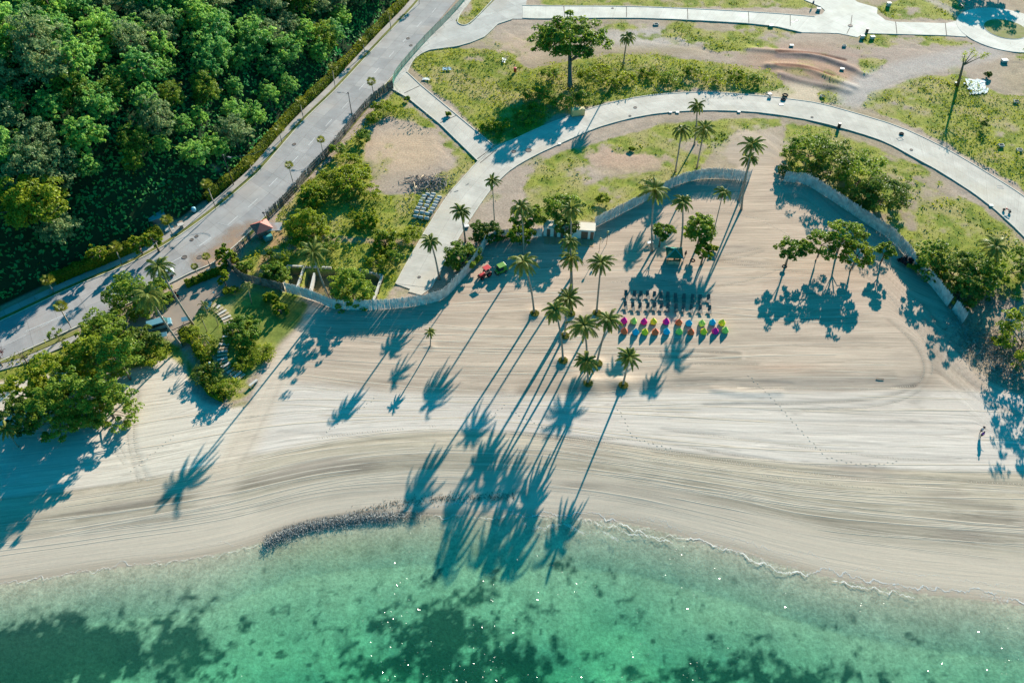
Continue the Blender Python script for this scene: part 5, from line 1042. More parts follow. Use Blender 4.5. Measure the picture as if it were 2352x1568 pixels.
# ---------------- street lights ----------------
def lamp(px,py,cx,cy,label,arm=(-2.0,.3),ban=True):
    h=standing((px,py),(cx,cy)); q=P(px,py); T_=P(cx,cy,h)-q; t=thing('street_light',(q[0],q[1],0),label,'street light')
    MB().tube([(0,0,0),(T_[0]*.5,T_[1]*.5,h*.5),(T_[0],T_[1],h)],[.14,.1,.07],8).build('pole',M['black'],t,True)
    MB().tube([(T_[0],T_[1],h-.4),(T_[0]+arm[0]*.6,T_[1]+arm[1]*.6,h),(T_[0]+arm[0],T_[1]+arm[1],h)],.04,6).build('arm',M['black'],t)
    MB().box((T_[0]+arm[0]*1.15,T_[1]+arm[1]*1.15,h),(.9,.35,.14),math.atan2(arm[1],arm[0])).build('lamp_head',M['steel'],t,bevel=.03)
    MB().lathe([(.02,0),(.28,.05),(.3,.12),(.1,.2)],(T_[0],T_[1],h-.05),12).build('cap',M['black'],t)
    if ban: MB().box((T_[0]*.3-.5,T_[1]*.3,h*.3),(1.0,.06,.08)).build('bracket',M['black'],t)
lamp(811,280,800,214,'tall dark street light with double arm over the main road')
lamp(537,425,512,357,'street light with pale lamp head in front of the forest',(1.4,-.6),False)
lamp(618,520,605,489,'thin bare pole with short arm beside the shack',(.6,.5),False)
m=MB(); a=P(512,359,8.0); b_=P(605,343,8.0); t_=[a+(b_-a)*k/8+np.array([0,0,-.8*4*(k/8)*(1-k/8)]) for k in range(9)]; m.tube(t_,.035,4); tag(m.build('overhead_wire',M['steel']),'pale overhead wire between the forest street light and the hedge','wire')
# ---------------- kiosk ----------------
q=(P(1518,606+0)+P(1575,606))/2; q=P(1547,607); t=thing('beach_kiosk',(q[0],q[1]+1.1,0),'small wooden kiosk with green hipped roof on the sand','kiosk',R(-4))
mg=mat('green_roof',(.02,.15,.08),.75,.3,var=.3,vs=5,bump=.5,bs=12); mt_=mat('teal_ridge',(.03,.30,.26),.5,.4)
MB().box((0,0,.55),(2.7,2.4,1.1)).build('counter',M['wood_pale'],t); MB().box((0,-.05,1.14),(3.0,2.7,.08)).build('counter_top',M['wood'],t)
for sx in(-1,1):
    for sy in(-1,1): MB().box((sx*1.3,sy*1.15,1.2),(.12,.12,2.4)).build('post',M['wood'],t)
rf=MB(); e=1.72; z0,z1=2.25,3.25; rf.add([(-e,-e,z0),(e,-e,z0),(e,e,z0),(-e,e,z0),(-.12,-.12,z1),(.12,-.12,z1),(.12,.12,z1),(-.12,.12,z1)],[(0,1,5,4),(1,2,6,5),(2,3,7,6),(3,0,4,7),(4,5,6,7),(3,2,1,0)]); ro_=rf.build('roof',mg,t)
for sx,sy in((-1,-1),(1,-1),(1,1),(-1,1)):
    m=MB(); c=Vector((sx*(e+.03),sy*(e+.03),z0+.03)); d=Vector((sx*.1,sy*.1,z1+.05)); s=Vector((-sy,sx,0)).normalized()*.17; m.add([c-s,c+s,d+s*.6,d-s*.6,c-s-Vector((0,0,.06)),c+s-Vector((0,0,.06)),d+s*.6-Vector((0,0,.06)),d-s*.6-Vector((0,0,.06))],[(0,1,2,3),(4,7,6,5),(0,4,5,1),(1,5,6,2),(2,6,7,3),(3,7,4,0)]); m.build('ridge_strip',mt_,ro_)
MB().lathe([(.2,0),(.22,.1),(.05,.35)],(0,0,z1),8).build('finial',mt_,ro_)
# ---------------- toilet block ----------------
A_=P(1248,542); B_=P(1364,550); an=math.atan2(B_[1]-A_[1],B_[0]-A_[0]); Lb=np.hypot(*(B_-A_)[:2]); dp_=2.2; hb_=2.5
t=thing('toilet_block',(A_[0],A_[1],0),'long low white toilet block with brown doors and flat cream roof','building',an)
MB().box((Lb/2,dp_/2,hb_/2),(Lb,dp_,hb_)).build('wall',M['white'],t)
MB().box((Lb/2,dp_/2-.05,hb_+.06),(Lb+.25,dp_+.35,.12)).build('roof',mat('cream_roof',(.70,.62,.50),.8,.3,var=.06,vs=.7),t)
md=mat('brown_door',(.22,.11,.07),.7,.3,var=.2,vs=3)
for f in (.1,.235,.37,.505,.64,.775,.84,.955):
    if f in (.64,): continue
    MB().box((Lb*f,-.02,1.02),(.72,.06,2.02)).build('door',md,t); 
sl_=MB(); 
for k in range(8): sl_.box((.9+k*1.38*Lb/11.2,-1.35,.04),(1.2*Lb/11.2,2.3,.06))
tag(sl_.build('patio',mat('tan_paving',(.46,.32,.19),.9,.2,var=.15,vs=1.)),None,None,None,'structure'); bpy.data.objects['patio'].location=(A_[0],A_[1],0); bpy.data.objects['patio'].rotation_euler=(0,0,an)
# ---------------- shack ----------------
q=P(606,538); t=thing('roadside_shack',(q[0],q[1],0),'small shack with red hipped roof and a white tin lean-to','shack',R(35))
MB().box((0,0,1.1),(2.6,2.6,2.2)).build('wall',M['bamboo_old'],t)
mr_=mat('red_roof',(.45,.13,.10),.6,.4,var=.12,vs=3); rf=MB(); e=1.9; rf.add([(-e,-e,2.2),(e,-e,2.2),(e,e,2.2),(-e,e,2.2),(0,0,3.3)],[(0,1,4),(1,2,4),(2,3,4),(3,0,4),(3,2,1,0)]); rf.build('roof',mr_,t)
MB().box((2.4,-1.6,2.1),(2.9,2.3,.06),R(-30),R(8)).build('lean_to_roof',mat('tin_roof',(.55,.56,.52),.5,.5,col2=(.5,.3,.22),vs=.8),t)
for a,b_ in((1.4,-2.7),(3.6,-1.4),(3.0,-.3)): MB().tube([(a,b_,0),(a,b_,2.1)],.05,5).build('post',M['wood'],t)
MB().box((.2,-2.2,.5),(1.8,1.0,1.0)).build('shelf',mat('teal_sheet',(.05,.30,.30),.7,.3,var=.2,vs=2),t)
# booth in the forest edge
q=hilltree(366,502,1.); q=P(366,512); t=thing('guard_booth',(q[0],q[1],0),'shaded booth with flat teal roof at the forest edge','hut',R(30))
MB().box((0,0,1.1),(2.8,2.2,2.2)).build('wall',M['steel'],t); MB().box((0,0,2.3),(3.6,3.0,.12),tilt=R(4)).build('roof',mat('teal_tin',(.12,.30,.32),.6,.4,var=.1),t)
t=thing('concrete_slab',(*P(389,527)[:2],.02),'flat white concrete slab on the ground beside the fan palm','slab',R(30)); MB().box((0,0,.08),(1.9,1.5,.16)).build('slab',M['conc'],t,bevel=.03)
t=thing('meter_box',(*P(418,524)[:2],0),'white topped box on a dark stand by the pavement','box',R(30)); MB().box((0,0,.5),(.7,.7,1.)).build('stand',M['steel'],t); MB().box((0,0,1.05),(1.25,1.0,.12)).build('lid',M['conc'],t,bevel=.02)
t=thing('water_tank',(*P(447,487)[:2],.2),'pale blue tank half hidden at the end of the upper hedge','tank'); MB().lathe([(.3,0),(.5,.1),(.5,.9),(.3,1.05),(.05,1.1)],(0,0,0),16).build('tank',mat('blue_plastic',(.2,.5,.6),.4,.5),t,True)

# ---------------- loungers ----------------
def lounger():
    t=thing('sun_lounger',(0,0,0),'x','sun lounger',group='black sun loungers in two rows'); bk=R(35)
    m=MB()
    for s in(-1,1):
        m.tube([(s*.31,-1.0,.32),(s*.31,.35,.32)],.02,6); m.tube([(s*.30,.3,.33),(s*.30,.3+.78*math.cos(bk),.33+.78*math.sin(bk))],.02,6)
    m.tube([(-.31,-1.,.32),(.31,-1.,.32)],.02,6); m.tube([(-.31,.33,.32),(.31,.33,.32)],.02,6); m.build('frame',M['black'],t)
    for s in(-1,1):
        for y in(-.85,.3): MB().tube([(s*.31,y,.32),(s*.36,y-.12,0)],.02,5).build('leg',M['black'],t)
        MB().tube([(s*.34,-.2,.33),(s*.40,-.12,.52),(s*.40,.32,.52),(s*.34,.42,.33)],.018,5).build('armrest',M['black'],t)
    MB().box((0,-.34,.34),(.60,1.30,.02)).build('seat',M['sling'],t)
    MB().box((0,.3+.38*math.cos(bk),.35+.38*math.sin(bk)),(.60,.80,.02),tilt=bk).build('backrest',M['sling'],t); return t
LB=lounger(); first=True
rowA=[(1438,677),(1457,678),(1472,679),(1488,679),(1503,680),(1518,681),(1534,681),(1552,684),(1571,685),(1591,686),(1608,687),(1628,687)]
rowB=[(1437,703),(1454,705),(1470,706),(1488,706),(1504,705),(1519,706),(1534,706),(1553,708),(1570,708),(1588,710),(1609,711),(1630,712)]
for ri,(row,nm) in enumerate(((rowA,'back'),(rowB,'front'))):
    for k,(a,b_) in enumerate(row):
        q=P(a,b_,.35); lb=f'black lounger, {ords[k]} from the left in the {nm} row'; rz=R(-4+rng.normal()*3)
        if first: LB.location=(q[0],q[1],0); LB['label']=lb; LB.rotation_euler=(0,0,rz); first=False
        else: copytree(LB,(q[0],q[1],0),lb,rz)
# ---------------- bean bags ----------------
def bagmesh(seed,mt):
    g=np.random.default_rng(seed); n_=26; prof=[(0,0),(.32,.0),(.43,.06),(.47,.18),(.46,.32),(.40,.46),(.30,.60),(.20,.74),(.11,.86),(.05,.95),(.015,1.0)]; V_=[];f=[]
    for j,(r,z) in enumerate(prof):
        for k in range(n_):
            th=2*math.pi*k/n_; w_=1+.07*math.sin(5*th+seed+j*.5)+.05*math.sin(9*th-j)*(z)+.03*g.normal()
            dent=.10*math.exp(-((th-4.7)/.8)**2)*(1 if .3<z<.8 else 0)
            V_.append((1.08*r*w_*math.cos(th),(r*w_-dent)*math.sin(th)+.2*z*z,z*1.0+.02*math.sin(4*th+seed)*(r>.2)))
    for j in range(len(prof)-1):
        for k in range(n_): f.append((j*n_+k,j*n_+(k+1)%n_,(j+1)*n_+(k+1)%n_,(j+1)*n_+k))
    return fast('bag',V_,f,mt,smooth_=True,link=False)
BC={'pink':(.85,.015,.30),'lime green':(.45,.78,.14),'yellow':(.88,.78,.04),'orange':(.90,.16,.06),'turquoise':(.0,.48,.72)}
bm={k:mat('fabric_'+k.replace(' ','_'),v,.75,.3,bump=.2,bs=8) for k,v in BC.items()}
for r_,(nm,row) in enumerate((('back',[(1433,737,'pink'),(1455,738,'lime green'),(1479,739,'pink'),(1501,739,'yellow'),(1530,739,'pink'),(1559,741,'orange'),(1582,743,'turquoise'),(1612,743,'lime green'),(1636,741,'turquoise'),(1658,742,'yellow')]),('front',[(1434,761,'orange'),(1460,763,'turquoise'),(1481,763,'yellow'),(1505,763,'orange'),(1531,762,'turquoise'),(1560,762,'lime green'),(1587,763,'orange'),(1616,762,'yellow'),(1643,761,'pink'),(1665,759,'lime green')]))):
    for k,(a,b_,c_) in enumerate(row):
        q=P(a,b_,.3); t=thing('bean_bag',(q[0],q[1]-.05,0),f'{c_} bean bag, {ords[k]} from the left in the {nm} row',"bean bag",rng.uniform(-.5,.5),'coloured bean bags in two rows',s=1.3)
        ob('bag',bagmesh(10*r_+k,bm[c_]),t); m=MB(); m.tube([(-.05,.24,.84),(0,.26,.93),(.05,.24,.84)],.015,5); m.build('handle',bm[c_],t)
# ---------------- vehicles ----------------
def wheel(t,c,r,wd,rim):
    w_=MB().wheel(c,r,wd).build('wheel',M['rubber'],t,True); MB().wheel(c,r*.55,wd+.03,n=12).build('rim',rim,w_)
q=P(1115,634); t=thing('tractor',(q[0],q[1],0),'small red tractor with red canopy in front of the bamboo fence','tractor',R(128))
# tractor local +y is forward
MB().box((0,.85,.85),(.62,1.45,.6)).build('hood',M['red'],t,bevel=.08); MB().box((0,1.62,.8),(.58,.1,.5)).build('grille',M['black'],t)
MB().box((0,.2,.55),(.45,2.6,.3)).build('chassis',M['black'],t)
for s in(-1,1): MB().box((s*.62,-.55,1.05),(.34,1.0,.12),tilt=0).build('fender',M['red'],t,bevel=.04)
MB().box((0,-.55,1.1),(.45,.45,.15)).build('seat',M['black'],t,bevel=.04); MB().box((0,-.78,1.35),(.45,.1,.4)).build('seat_back',M['black'],t,bevel=.03)
MB().tube([(0,.1,1.1),(0,-.08,1.4)],.025,6).build('steering_column',M['black'],t); MB().lathe([(.2,0),(.2,.03)],(0,-.08,1.4),14).build('steering_wheel',M['black'],t)
for s in(-1,1):
    for y in(-.9,.15): MB().tube([(s*.5,y,.9),(s*.5,y,2.15)],.03,6).build('canopy_post',M['black'],t)
MB().box((0,-.4,2.2),(1.3,1.5,.1)).build('canopy',M['red'],t,bevel=.04)
for s in(-1,1): wheel(t,(s*.66,-.5,.65),.65,.34,M['red']); wheel(t,(s*.58,1.2,.38),.38,.22,M['red'])
MB().tube([(.2,1.1,1.1),(.2,1.1,1.7)],.035,6).build('exhaust',M['black'],t)
q=P(1150,625); t=thing('utility_cart',(q[0],q[1],0),'green utility vehicle with dark open cab parked behind the tractor','utility vehicle',R(122))
MB().box((0,-.1,.62),(1.35,2.5,.5)).build('body',M['green'],t,bevel=.07); MB().box((0,.15,1.35),(1.2,1.15,.95)).build('cab_glass',M['glass'],t,bevel=.04)
MB().box((0,-.75,1.42),(1.36,.7,1.1),taper=.9).build('cab_rear',M['green'],t,bevel=.06); MB().box((0,-.2,1.92),(1.3,1.7,.08)).build('roof',M['green'],t,bevel=.03); MB().box((0,1.2,.35),(1.3,.12,.35)).build('bumper',M['black'],t)
for s in(-1,1):
    MB().box((s*.45,1.16,.72),(.2,.06,.14)).build('headlight',M['white'],t)
    for y in(-.85,.8): wheel(t,(s*.66,y,.34),.34,.22,M['steel'])
def van(px,py,rz,label,mt,Lv=3.6,wv=1.5,hv=1.8,name='van',cat='van',truck=False):
    q=P(px,py); t=thing(name,(q[0],q[1],.03),label,cat,rz)
    m=MB(); prof=[(-Lv/2,.35),(-Lv/2,hv*.97),(-Lv/2+.15,hv),(Lv*.22,hv),(Lv*.36,hv*.62),(Lv/2,hv*.55),(Lv/2,.35)]; n_=len(prof)
    v=[(s*wv/2*(.9 if z>hv*.9 else 1),y,z) for s in(-1,1) for y,z in prof]; m.add(v,[tuple(range(n_)),tuple(range(2*n_-1,n_-1,-1))]+[(i,n_+i,n_+(i+1)%n_,(i+1)%n_) for i in range(n_)]); m.build('body',mt,t,bevel=.05)
    ws=MB(); y0,z0_=Lv*.23,hv*.96; y1,z1_=Lv*.36,hv*.65; ws.add([(-wv*.41,y0+.03,z0_+.02),(wv*.41,y0+.03,z0_+.02),(wv*.44,y1+.02,z1_+.02),(-wv*.44,y1+.02,z1_+.02)],[(3,2,1,0)]); ws.build('windscreen',M['glass'],t)
    for s in(-1,1):
        MB().box((s*(wv/2*.985),-.2,hv*.76),(.05,Lv*.62,hv*.26)).build('side_window',M['glass'],t)
        MB().box((s*wv*.36,Lv/2+.01,hv*.42),(.26,.05,.16)).build('headlight',M['white'],t)
        for y in(-Lv*.32,Lv*.32): wheel(t,(s*(wv/2-.08),y,.32),.32,.2,M['steel'])
    MB().box((0,Lv/2+.03,.42),(wv*.98,.08,.2)).build('bumper',M['steel'],t); return t
vt=van(383,634,R(128-180+90),'small white van on the main road behind the leaning palm',mat('white_car_paint',(.6,.66,.68),.35,.5),3.3,1.5,1.75,'parked_van'); vt.rotation_euler=(0,0,R(-62))
vt=van(370,752,R(-66),'blue grey van parked in the shade beside the driveway',mat('blue_car_paint',(.12,.28,.34),.3,.5),4.4,1.75,1.9,'parked_van')
def moto(px,py,rz,label):
    q=G(px,py); t=thing('motorbike',(q[0],q[1],.09),label,'motorbike',rz)
    for y in(-.62,.62): wheel(t,(0,y,.3),.3,.1,M['steel'])
    MB().tube([(0,-.6,.35),(0,-.1,.6),(0,.35,.65),(0,.55,.95)],.06,6).build('frame',M['black'],t); MB().box((0,-.3,.78),(.26,.75,.12)).build('seat',M['black'],t,bevel=.04); MB().box((0,.2,.72),(.28,.4,.25)).build('tank',M['red'],t,bevel=.06); MB().tube([(-.36,.45,1.0),(0,.52,1.02),(.36,.45,1.0)],.02,5).build('handlebar',M['black'],t)
moto(2311,487,R(50),'dark red motorbike lying close to the lower kerb of the beach road'); moto(2206,18,R(10),'dark motorbike on the dirt track left of the roundabout')
# generator
q=P(1327,268); t=thing('generator',(q[0],q[1]+.6,.07),'cream box generator at the kerb of the beach road below the huge tree','generator',R(13))
MB().box((0,0,.95),(3.4,1.3,1.7)).build('housing',M['yellow'],t,bevel=.04); MB().box((-.75,0,1.84),(1.7,1.2,.08)).build('roof_panel',M['yellow'],t,bevel=.02); MB().box((.95,0,1.82),(1.5,1.2,.05)).build('roof_panel',M['yellow'],t)
MB().lathe([(.26,0),(.28,.18),(.2,.2)],(-.35,.1,1.88),14).build('exhaust_cap',M['steel'],t,True); MB().box((0,0,.08),(3.4,1.2,.14)).build('skid',M['black'],t)
for x in(-1.1,0,1.1): MB().box((x,-.66,.95),(.8,.03,1.1)).build('door',M['yellow'],t)
# ---------------- concrete pipes ----------------
def pipe():
    m=MB(); ax=Vector((1,0,0)); n_=18; Lp=1.0; v=[];f=[]
    for x,r in ((-Lp/2,.40),(Lp/2-.1,.40),(Lp/2-.1,.36),(Lp/2,.36),(Lp/2,.31),(-Lp/2,.31)):
        for k in range(n_): th=2*math.pi*k/n_; v.append((x,r*math.cos(th),r*math.sin(th)+.4))
    for i in range(6):
        for k in range(n_): a=i*n_;b_=((i+1)%6)*n_; f.append((a+k,a+(k+1)%n_,b_+(k+1)%n_,b_+k))
    m.add(v,f); o=m.build('concrete_pipe',mat('pipe_concrete',(.46,.47,.44),.7,.4,var=.1,vs=2),sm=False); return tag(o,'x','pipe','concrete pipes stacked beside the road')
pp=pipe(); first=True
cols=[('left',[(410,755),(365,840),(320,918),(290,1005),(225,1105),(180,1215),(150,1345)]),('middle',[(508,700),(565,860),(515,935),(475,1035),(385,1130),(345,1230),(305,1370)]),('right of middle',[(670,695),(630,780),(700,870),(660,955)]),('right',[(845,785),(785,865),(745,945),(705,1030),(650,1125),(590,1215),(490,1270),(475,1400)])]
for nm,c_ in cols:
    for k,(a,b_) in enumerate(c_):
        if nm=='right of middle' and k>1: continue
        up_=.35 if b_>1180 and b_<1300 else 0
        q=P(943.2+a/12.8,392+b_/12.8,.4+up_); lb=f'grey concrete pipe, {ords[k]} from the top of the {nm} column'; rz=R(-14+rng.normal()*2)
        if first: o=pp; first=False
        else: o=pp.copy(); C.objects.link(o)
        o['label']=lb; o.location=(q[0],q[1],up_); o.rotation_euler=(0,0,rz)
# driftwood and debris
q=P(985,421); k=420; c=np.c_[rng.normal(size=k)*2.6,rng.normal(size=k)*1.7]; m=MB()
for i in range(k):
    a=rng.uniform(0,3.14); l=rng.uniform(.3,1.3); z=.1+.5*math.exp(-(c[i]@c[i])/6)*rng.random(); dx,dy=math.cos(a)*l/2,math.sin(a)*l/2; m.tube([(c[i][0]-dx,c[i][1]-dy,z),(c[i][0]+dx,c[i][1]+dy,z+rng.uniform(-.1,.2))],rng.uniform(.03,.09),4)
o=m.build('debris_pile',mat('drift_wood',(.42,.37,.33),.9,.2,col2=(.15,.12,.11),vs=1.5)); o.location=(q[0],q[1],0); tag(o,'heap of broken wood and rubble above the concrete pipes',None,None,'stuff')
for i,(ps,lb) in enumerate([([(951,421),(953,431),(945,441)],'long bent pale log at the left of the wood heap'),([(957,430),(950,440)],'short pale log left of the wood heap'),([(973,405),(966,412),(960,419)],'grey log on top of the wood heap'),([(963,435),(975,436),(987,427)],'curved pale branch below the wood heap')]):
    w0=P(*ps[0]); m=MB(); m.tube([tuple(P(*p)-w0+np.array([0,0,.35])) for p in ps],[.10,.09,.05][:len(ps)],6); o=m.build('log',M['wood_pale'],sm=True); o.location=(w0[0],w0[1],0); tag(o,lb,'log')
# right-hand debris bank and rubbish
for pts_,n_,rr,lb,cc,c2 in [([(2200,720),(2230,790),(2290,850),(2340,870)],1500,2.0,'pale rubble and dry fronds heaped beyond the right fence',(.50,.48,.43),(.18,.18,.16)),([(2240,770),(2280,790),(2330,830)],1500,3.0,'layered brown earth and dry palm litter at the right edge',(.42,.36,.30),(.22,.18,.15)),([(2200,650),(2250,680),(2320,690)],1100,2.2,'mixed dry litter between the trees at the right edge',(.42,.36,.29),(.13,.12,.10))]:
    cl=resample(P2(pts_),100); i=rng.integers(0,100,n_); c=cl[i]+rng.normal(size=(n_,2))*rr; zz=gheight(c[:,0],c[:,1]); V_,Q_=leafquads(np.c_[c,zz+.05+.5*rng.random(n_)**2],rng.normal(size=(n_,3))*[.5,.5,.5]+[0,0,.7],.12+.3*rng.random(n_),.22); tag(fast('litter',V_,Q_,mat('litter',cc,.9,.2,col2=c2,vs=1.2)),lb,None,None,'stuff')
q=P(2244,200); m=MB(); 
V_=[];nx_=14
for j in range(nx_):
    for i in range(nx_):
        u=(i/(nx_-1)-.5);v_=(j/(nx_-1)-.5); V_.append(((u*5.2+v_*1.6)*(1+.15*rng.normal()*(abs(u)>.4)),v_*7*(1-.25*u)+.2*rng.normal(),.12+.12*rng.random()))
I_=np.arange(nx_*nx_).reshape(nx_,nx_); o=fast('tarpaulin',V_,np.stack([I_[:-1,:-1],I_[:-1,1:],I_[1:,1:],I_[1:,:-1]],-1).reshape(-1,4),mat('blue_tarp',(.32,.48,.52),.7,.3,col2=(.5,.56,.56),vs=1.5)); o.location=(q[0],q[1],0); tag(o,'crumpled pale blue tarpaulin on the right grass slope','tarpaulin')
for i,(a,b_,sx,sy,lb) in enumerate([(1026,160,1.2,.8,'faded blue plastic sheet in the grass by the plaza'),(989-10,183,1.0,.6,'small white sheet in the grass beside the link road'),(1157,140,.5,1.2,'whitish scrap on bare ground left of the huge tree')]):
    q=P(a,b_); V_=[];
    for j in range(6):
        for k in range(6): V_.append(((k/5-.5)*sx*2+.1*rng.normal(),(j/5-.5)*sy*2+.1*rng.normal(),.15+.15*rng.random()))
    I_=np.arange(36).reshape(6,6); o=fast('plastic_sheet',V_,np.stack([I_[:-1,:-1],I_[:-1,1:],I_[1:,1:],I_[1:,:-1]],-1).reshape(-1,4),mat('sheet',[(.25,.4,.5),(.7,.7,.65),(.6,.62,.6)][i],.6,.4)); o.location=(q[0],q[1],0); tag(o,lb,'plastic sheet')
# concrete chambers, covers, tyres
def chamber(px,py,label,s=1.,h=.6,hole=True,rz=.1):
    q=G(px,py); t=thing('concrete_chamber',(q[0],q[1],max(q[2],-.1)),label,'concrete box',rz,'precast concrete boxes lying on the site'); m=MB(); a=.75*s; b_=.6*s; w_=.14*s
    if hole:
        m.box((0,b_-w_/2,h/2),(2*a,w_,h)); m.box((0,-b_+w_/2,h/2),(2*a,w_,h)); m.box((a-w_/2,0,h/2-.002),(w_,2*b_-2*w_,h)); m.box((-a+w_/2,0,h/2-.002),(w_,2*b_-2*w_,h)); m.build('walls',M['conc'],t); MB().box((0,0,.05),(2*a-2*w_,2*b_-2*w_,.08)).build('floor',M['black'],t)
    else:
        m.box((0,0,h*.45),(2*a*.85,2*b_*.85,h*.9)); m.build('walls',M['conc'],t); MB().box((0,0,h),(2*a,2*b_,.12)).build('lid',M['white'],t,bevel=.02)
for a,b_,s,h,ho,lb in [(1507,57,1.1,.3,True,'white square chamber ring on the grass below the top road'),(1771,61,1.1,.4,False,'white lidded box at the lower kerb of the top road'),(1880,24,1.0,.6,False,'white lidded box on the grass tongue by the junction'),(2040,14,1.0,1.0,False,'tall pale box at the upper edge of the junction'),(1980,88,.9,.8,False,'left of two white boxes below the junction'),(2003,89,1.0,.7,False,'right of two white boxes below the junction'),(1818,106,.9,.3,False,'flat white slab box above the red trench'),(1939,107,.8,.4,True,'pale blue grey chamber above the upper trench'),(1934,160,.9,.3,False,'white slab at the end of the lower trench'),(1889,222,.9,.4,True,'open white chamber tilted beside the beach road grass'),(2306,142,1.3,.6,False,'large white box on the slope below the roundabout'),(2334,235,1.1,.4,True,'open chamber at the right edge above the grass'),(2298,336,1.0,.5,True,'open chamber in the grass near the right edge'),(2341,346,1.0,.4,True,'dark open chamber at the right edge'),(2067,320,1.1,.15,True,'white frame lying on the beach road'),(1794,241,.9,.1,False,'small white slotted cover on the beach road'),(1768,216,.9,.08,True,'thin dark frame on the paved corner'),(1767,226,.7,.5,True,'dark open box on the paved corner'),(1821,51,.9,.12,True,'left dark drain opening at the top road'),(1830,48,.7,.12,True,'right dark drain opening at the top road'),(2297,430,1.0,.12,True,'dark drain frame on the right end of the beach road'),(2276,473,.7,.2,False,'white double cover below the kerb at the right'),(1285,331,.6,.12,False,'small white cover below the kerb under the generator'),(1540,265-6,.6,.15,False,'left small cover below the beach road kerb by the palms'),(1556,259,.7,.15,False,'right small cover below the beach road kerb by the palms'),(1697,258,.6,.15,False,'small white cover at the lower kerb right of the palms'),(2195,192,.5,.3,False,'small white block beside the forked dead tree'),(2214,194,.4,.3,False,'tiny white block right of the forked dead tree'),(1072,521,.8,.3,False,'white cover beside the palm on the beach road edge')]:
    chamber(a,b_,lb,s*.85,h,ho,rng.uniform(-.3,.3))
def ring(px,py,r,label,z=.1,mt='black',name='manhole_cover',cat='manhole'):
    q=P(px,py); m=MB(); n_=20; v=[];f=[]
    for rr,zz in((r,0),(r,.05),(r*.78,.055),(r*.78,.02)):
        for k in range(n_): th=2*math.pi*k/n_; v.append((rr*math.cos(th),rr*math.sin(th),zz))
    for i in range(3):
        for k in range(n_): f.append((i*n_+k,i*n_+(k+1)%n_,(i+1)*n_+(k+1)%n_,(i+1)*n_+k))
    f.append(tuple(3*n_+k for k in range(n_))); o=m.add(v,f).build(name,mt_cover); o.location=(q[0],q[1],z); tag(o,label,cat)
mt_cover=mat('iron_cover',(.15,.125,.11),.8,.3,var=.2,vs=4)
for a,b_,r,z,lb in [(937,89,.55,.07,'upper manhole on the main road beside the netting fence'),(944,105,.5,.07,'lower manhole on the main road beside the netting fence'),(452,543,.42,.07,'upper of two manholes at the road bend'),(441,551,.42,.07,'lower of two manholes at the road bend'),(424,591,.6,.07,'left large manhole near the road corner'),(459,591,.6,.07,'right large manhole near the road corner'),(676,365-33,.5,.07,'rusty manhole patch on the main road between dashes'),(1214,346,.8,.1,'large manhole on the shaded bend of the beach road'),(1180,349,.6,.1,'smaller manhole left of the large one on the bend'),(1459,248,.5,.1,'manhole in the middle of the beach road'),(1447,267,.35,.1,'small cover near the lower kerb of the beach road'),(1953,60,.7,.1,'dark round manhole in the centre of the junction'),(1865,270,.35,.1,'small dark cover on the beach road right of the gap'),(2093,345,.4,.1,'small dark cover near the lower kerb at the right'),(1407,20,.4,.08,'faint cover on the top road'),(963,637,.35,.09,'small cover near the dead end of the beach road')]: ring(a,b_,r,lb,z)
def tyre(px,py,label,z=.1,r=.55,name='tyre',up=False):
    q=P(px,py); m=MB(); n_=18;k_=7;v=[];f=[]
    for i in range(n_):
        for j in range(k_):
            a=2*math.pi*i/n_;b_=2*math.pi*j/k_; rr=r*.75+r*.25*math.cos(b_); v.append((rr*math.cos(a),rr*math.sin(a),r*.25*(1+math.sin(b_))))
    for i in range(n_):
        for j in range(k_): f.append((i*k_+j,((i+1)%n_)*k_+j,((i+1)%n_)*k_+(j+1)%k_,i*k_+(j+1)%k_))
    o=m.add(v,f).build(name,M['rubber'],sm=True); o.location=(q[0],q[1],z); tag(o,label,'tyre')
tyre(1803,221,'upper dark ring leaning by the paved corner of the beach road',.1,.8); tyre(1799,230,'lower dark ring on the paved corner of the beach road',.1,.7); tyre(2070,309,'dark ring beside the white frame on the beach road',.1,.6)
for a,b_,lb in [(1990,72,'dark drum standing on the junction near two white boxes'),(1926,290,'dark drum standing at the lower kerb of the beach road'),(1183,162,'rust red drum on the bare earth left of the huge tree')]:
    q=P(a,b_+4); t=thing('drum',(q[0],q[1],.08),lb,'drum'); MB().lathe([(.4,0),(.42,.05),(.4,.1),(.4,.45),(.42,.5),(.4,.55),(.4,1.15),(.42,1.2),(.36,1.22)],(0,0,0),16).build('shell',M['red'] if a==1183 else M['black'],t,True)
# white kerb poles on the waste ground
for a,b_,h,lb in [(1320,265-2,2.2,'white leaning marker post left of the generator'),(1461,212,1.6,'white marker post above the curved road'),(1243,262,1.4,'short white post in the shaded grass left of the generator')]:
    q=P(a,b_); o=MB().tube([(0,0,0),(-.15,.05,h)],.06,6).build('marker_post',M['white']); o.location=(q[0],q[1],0); tag(o,lb,'post')
# basins
for bi,(wl,lb) in enumerate([([[(660,614),(648,668)],[(700,612),(680,668)],[(722,630),(712,672)],[(662,612),(760,616)]],'concrete basins with brown water inside the bamboo fence'),([[(828,622),(878,634),(858,690)]],'right concrete basin wall with a broken pale rim')]):
    w0=P(*wl[0][0]); t=thing('concrete_basin',(w0[0],w0[1],0),lb,'basin')
    for seg in wl:
        for a,b_ in zip(seg[:-1],seg[1:]):
            A1,B1=P(*a)-w0,P(*b_)-w0; c=(A1+B1)/2; MB().box((c[0],c[1],-.3),(.35,np.hypot(*(B1-A1)[:2])+.2,1.3),math.atan2(B1[1]-A1[1],B1[0]-A1[0])-math.pi/2).build('wall',M['conc'],t)
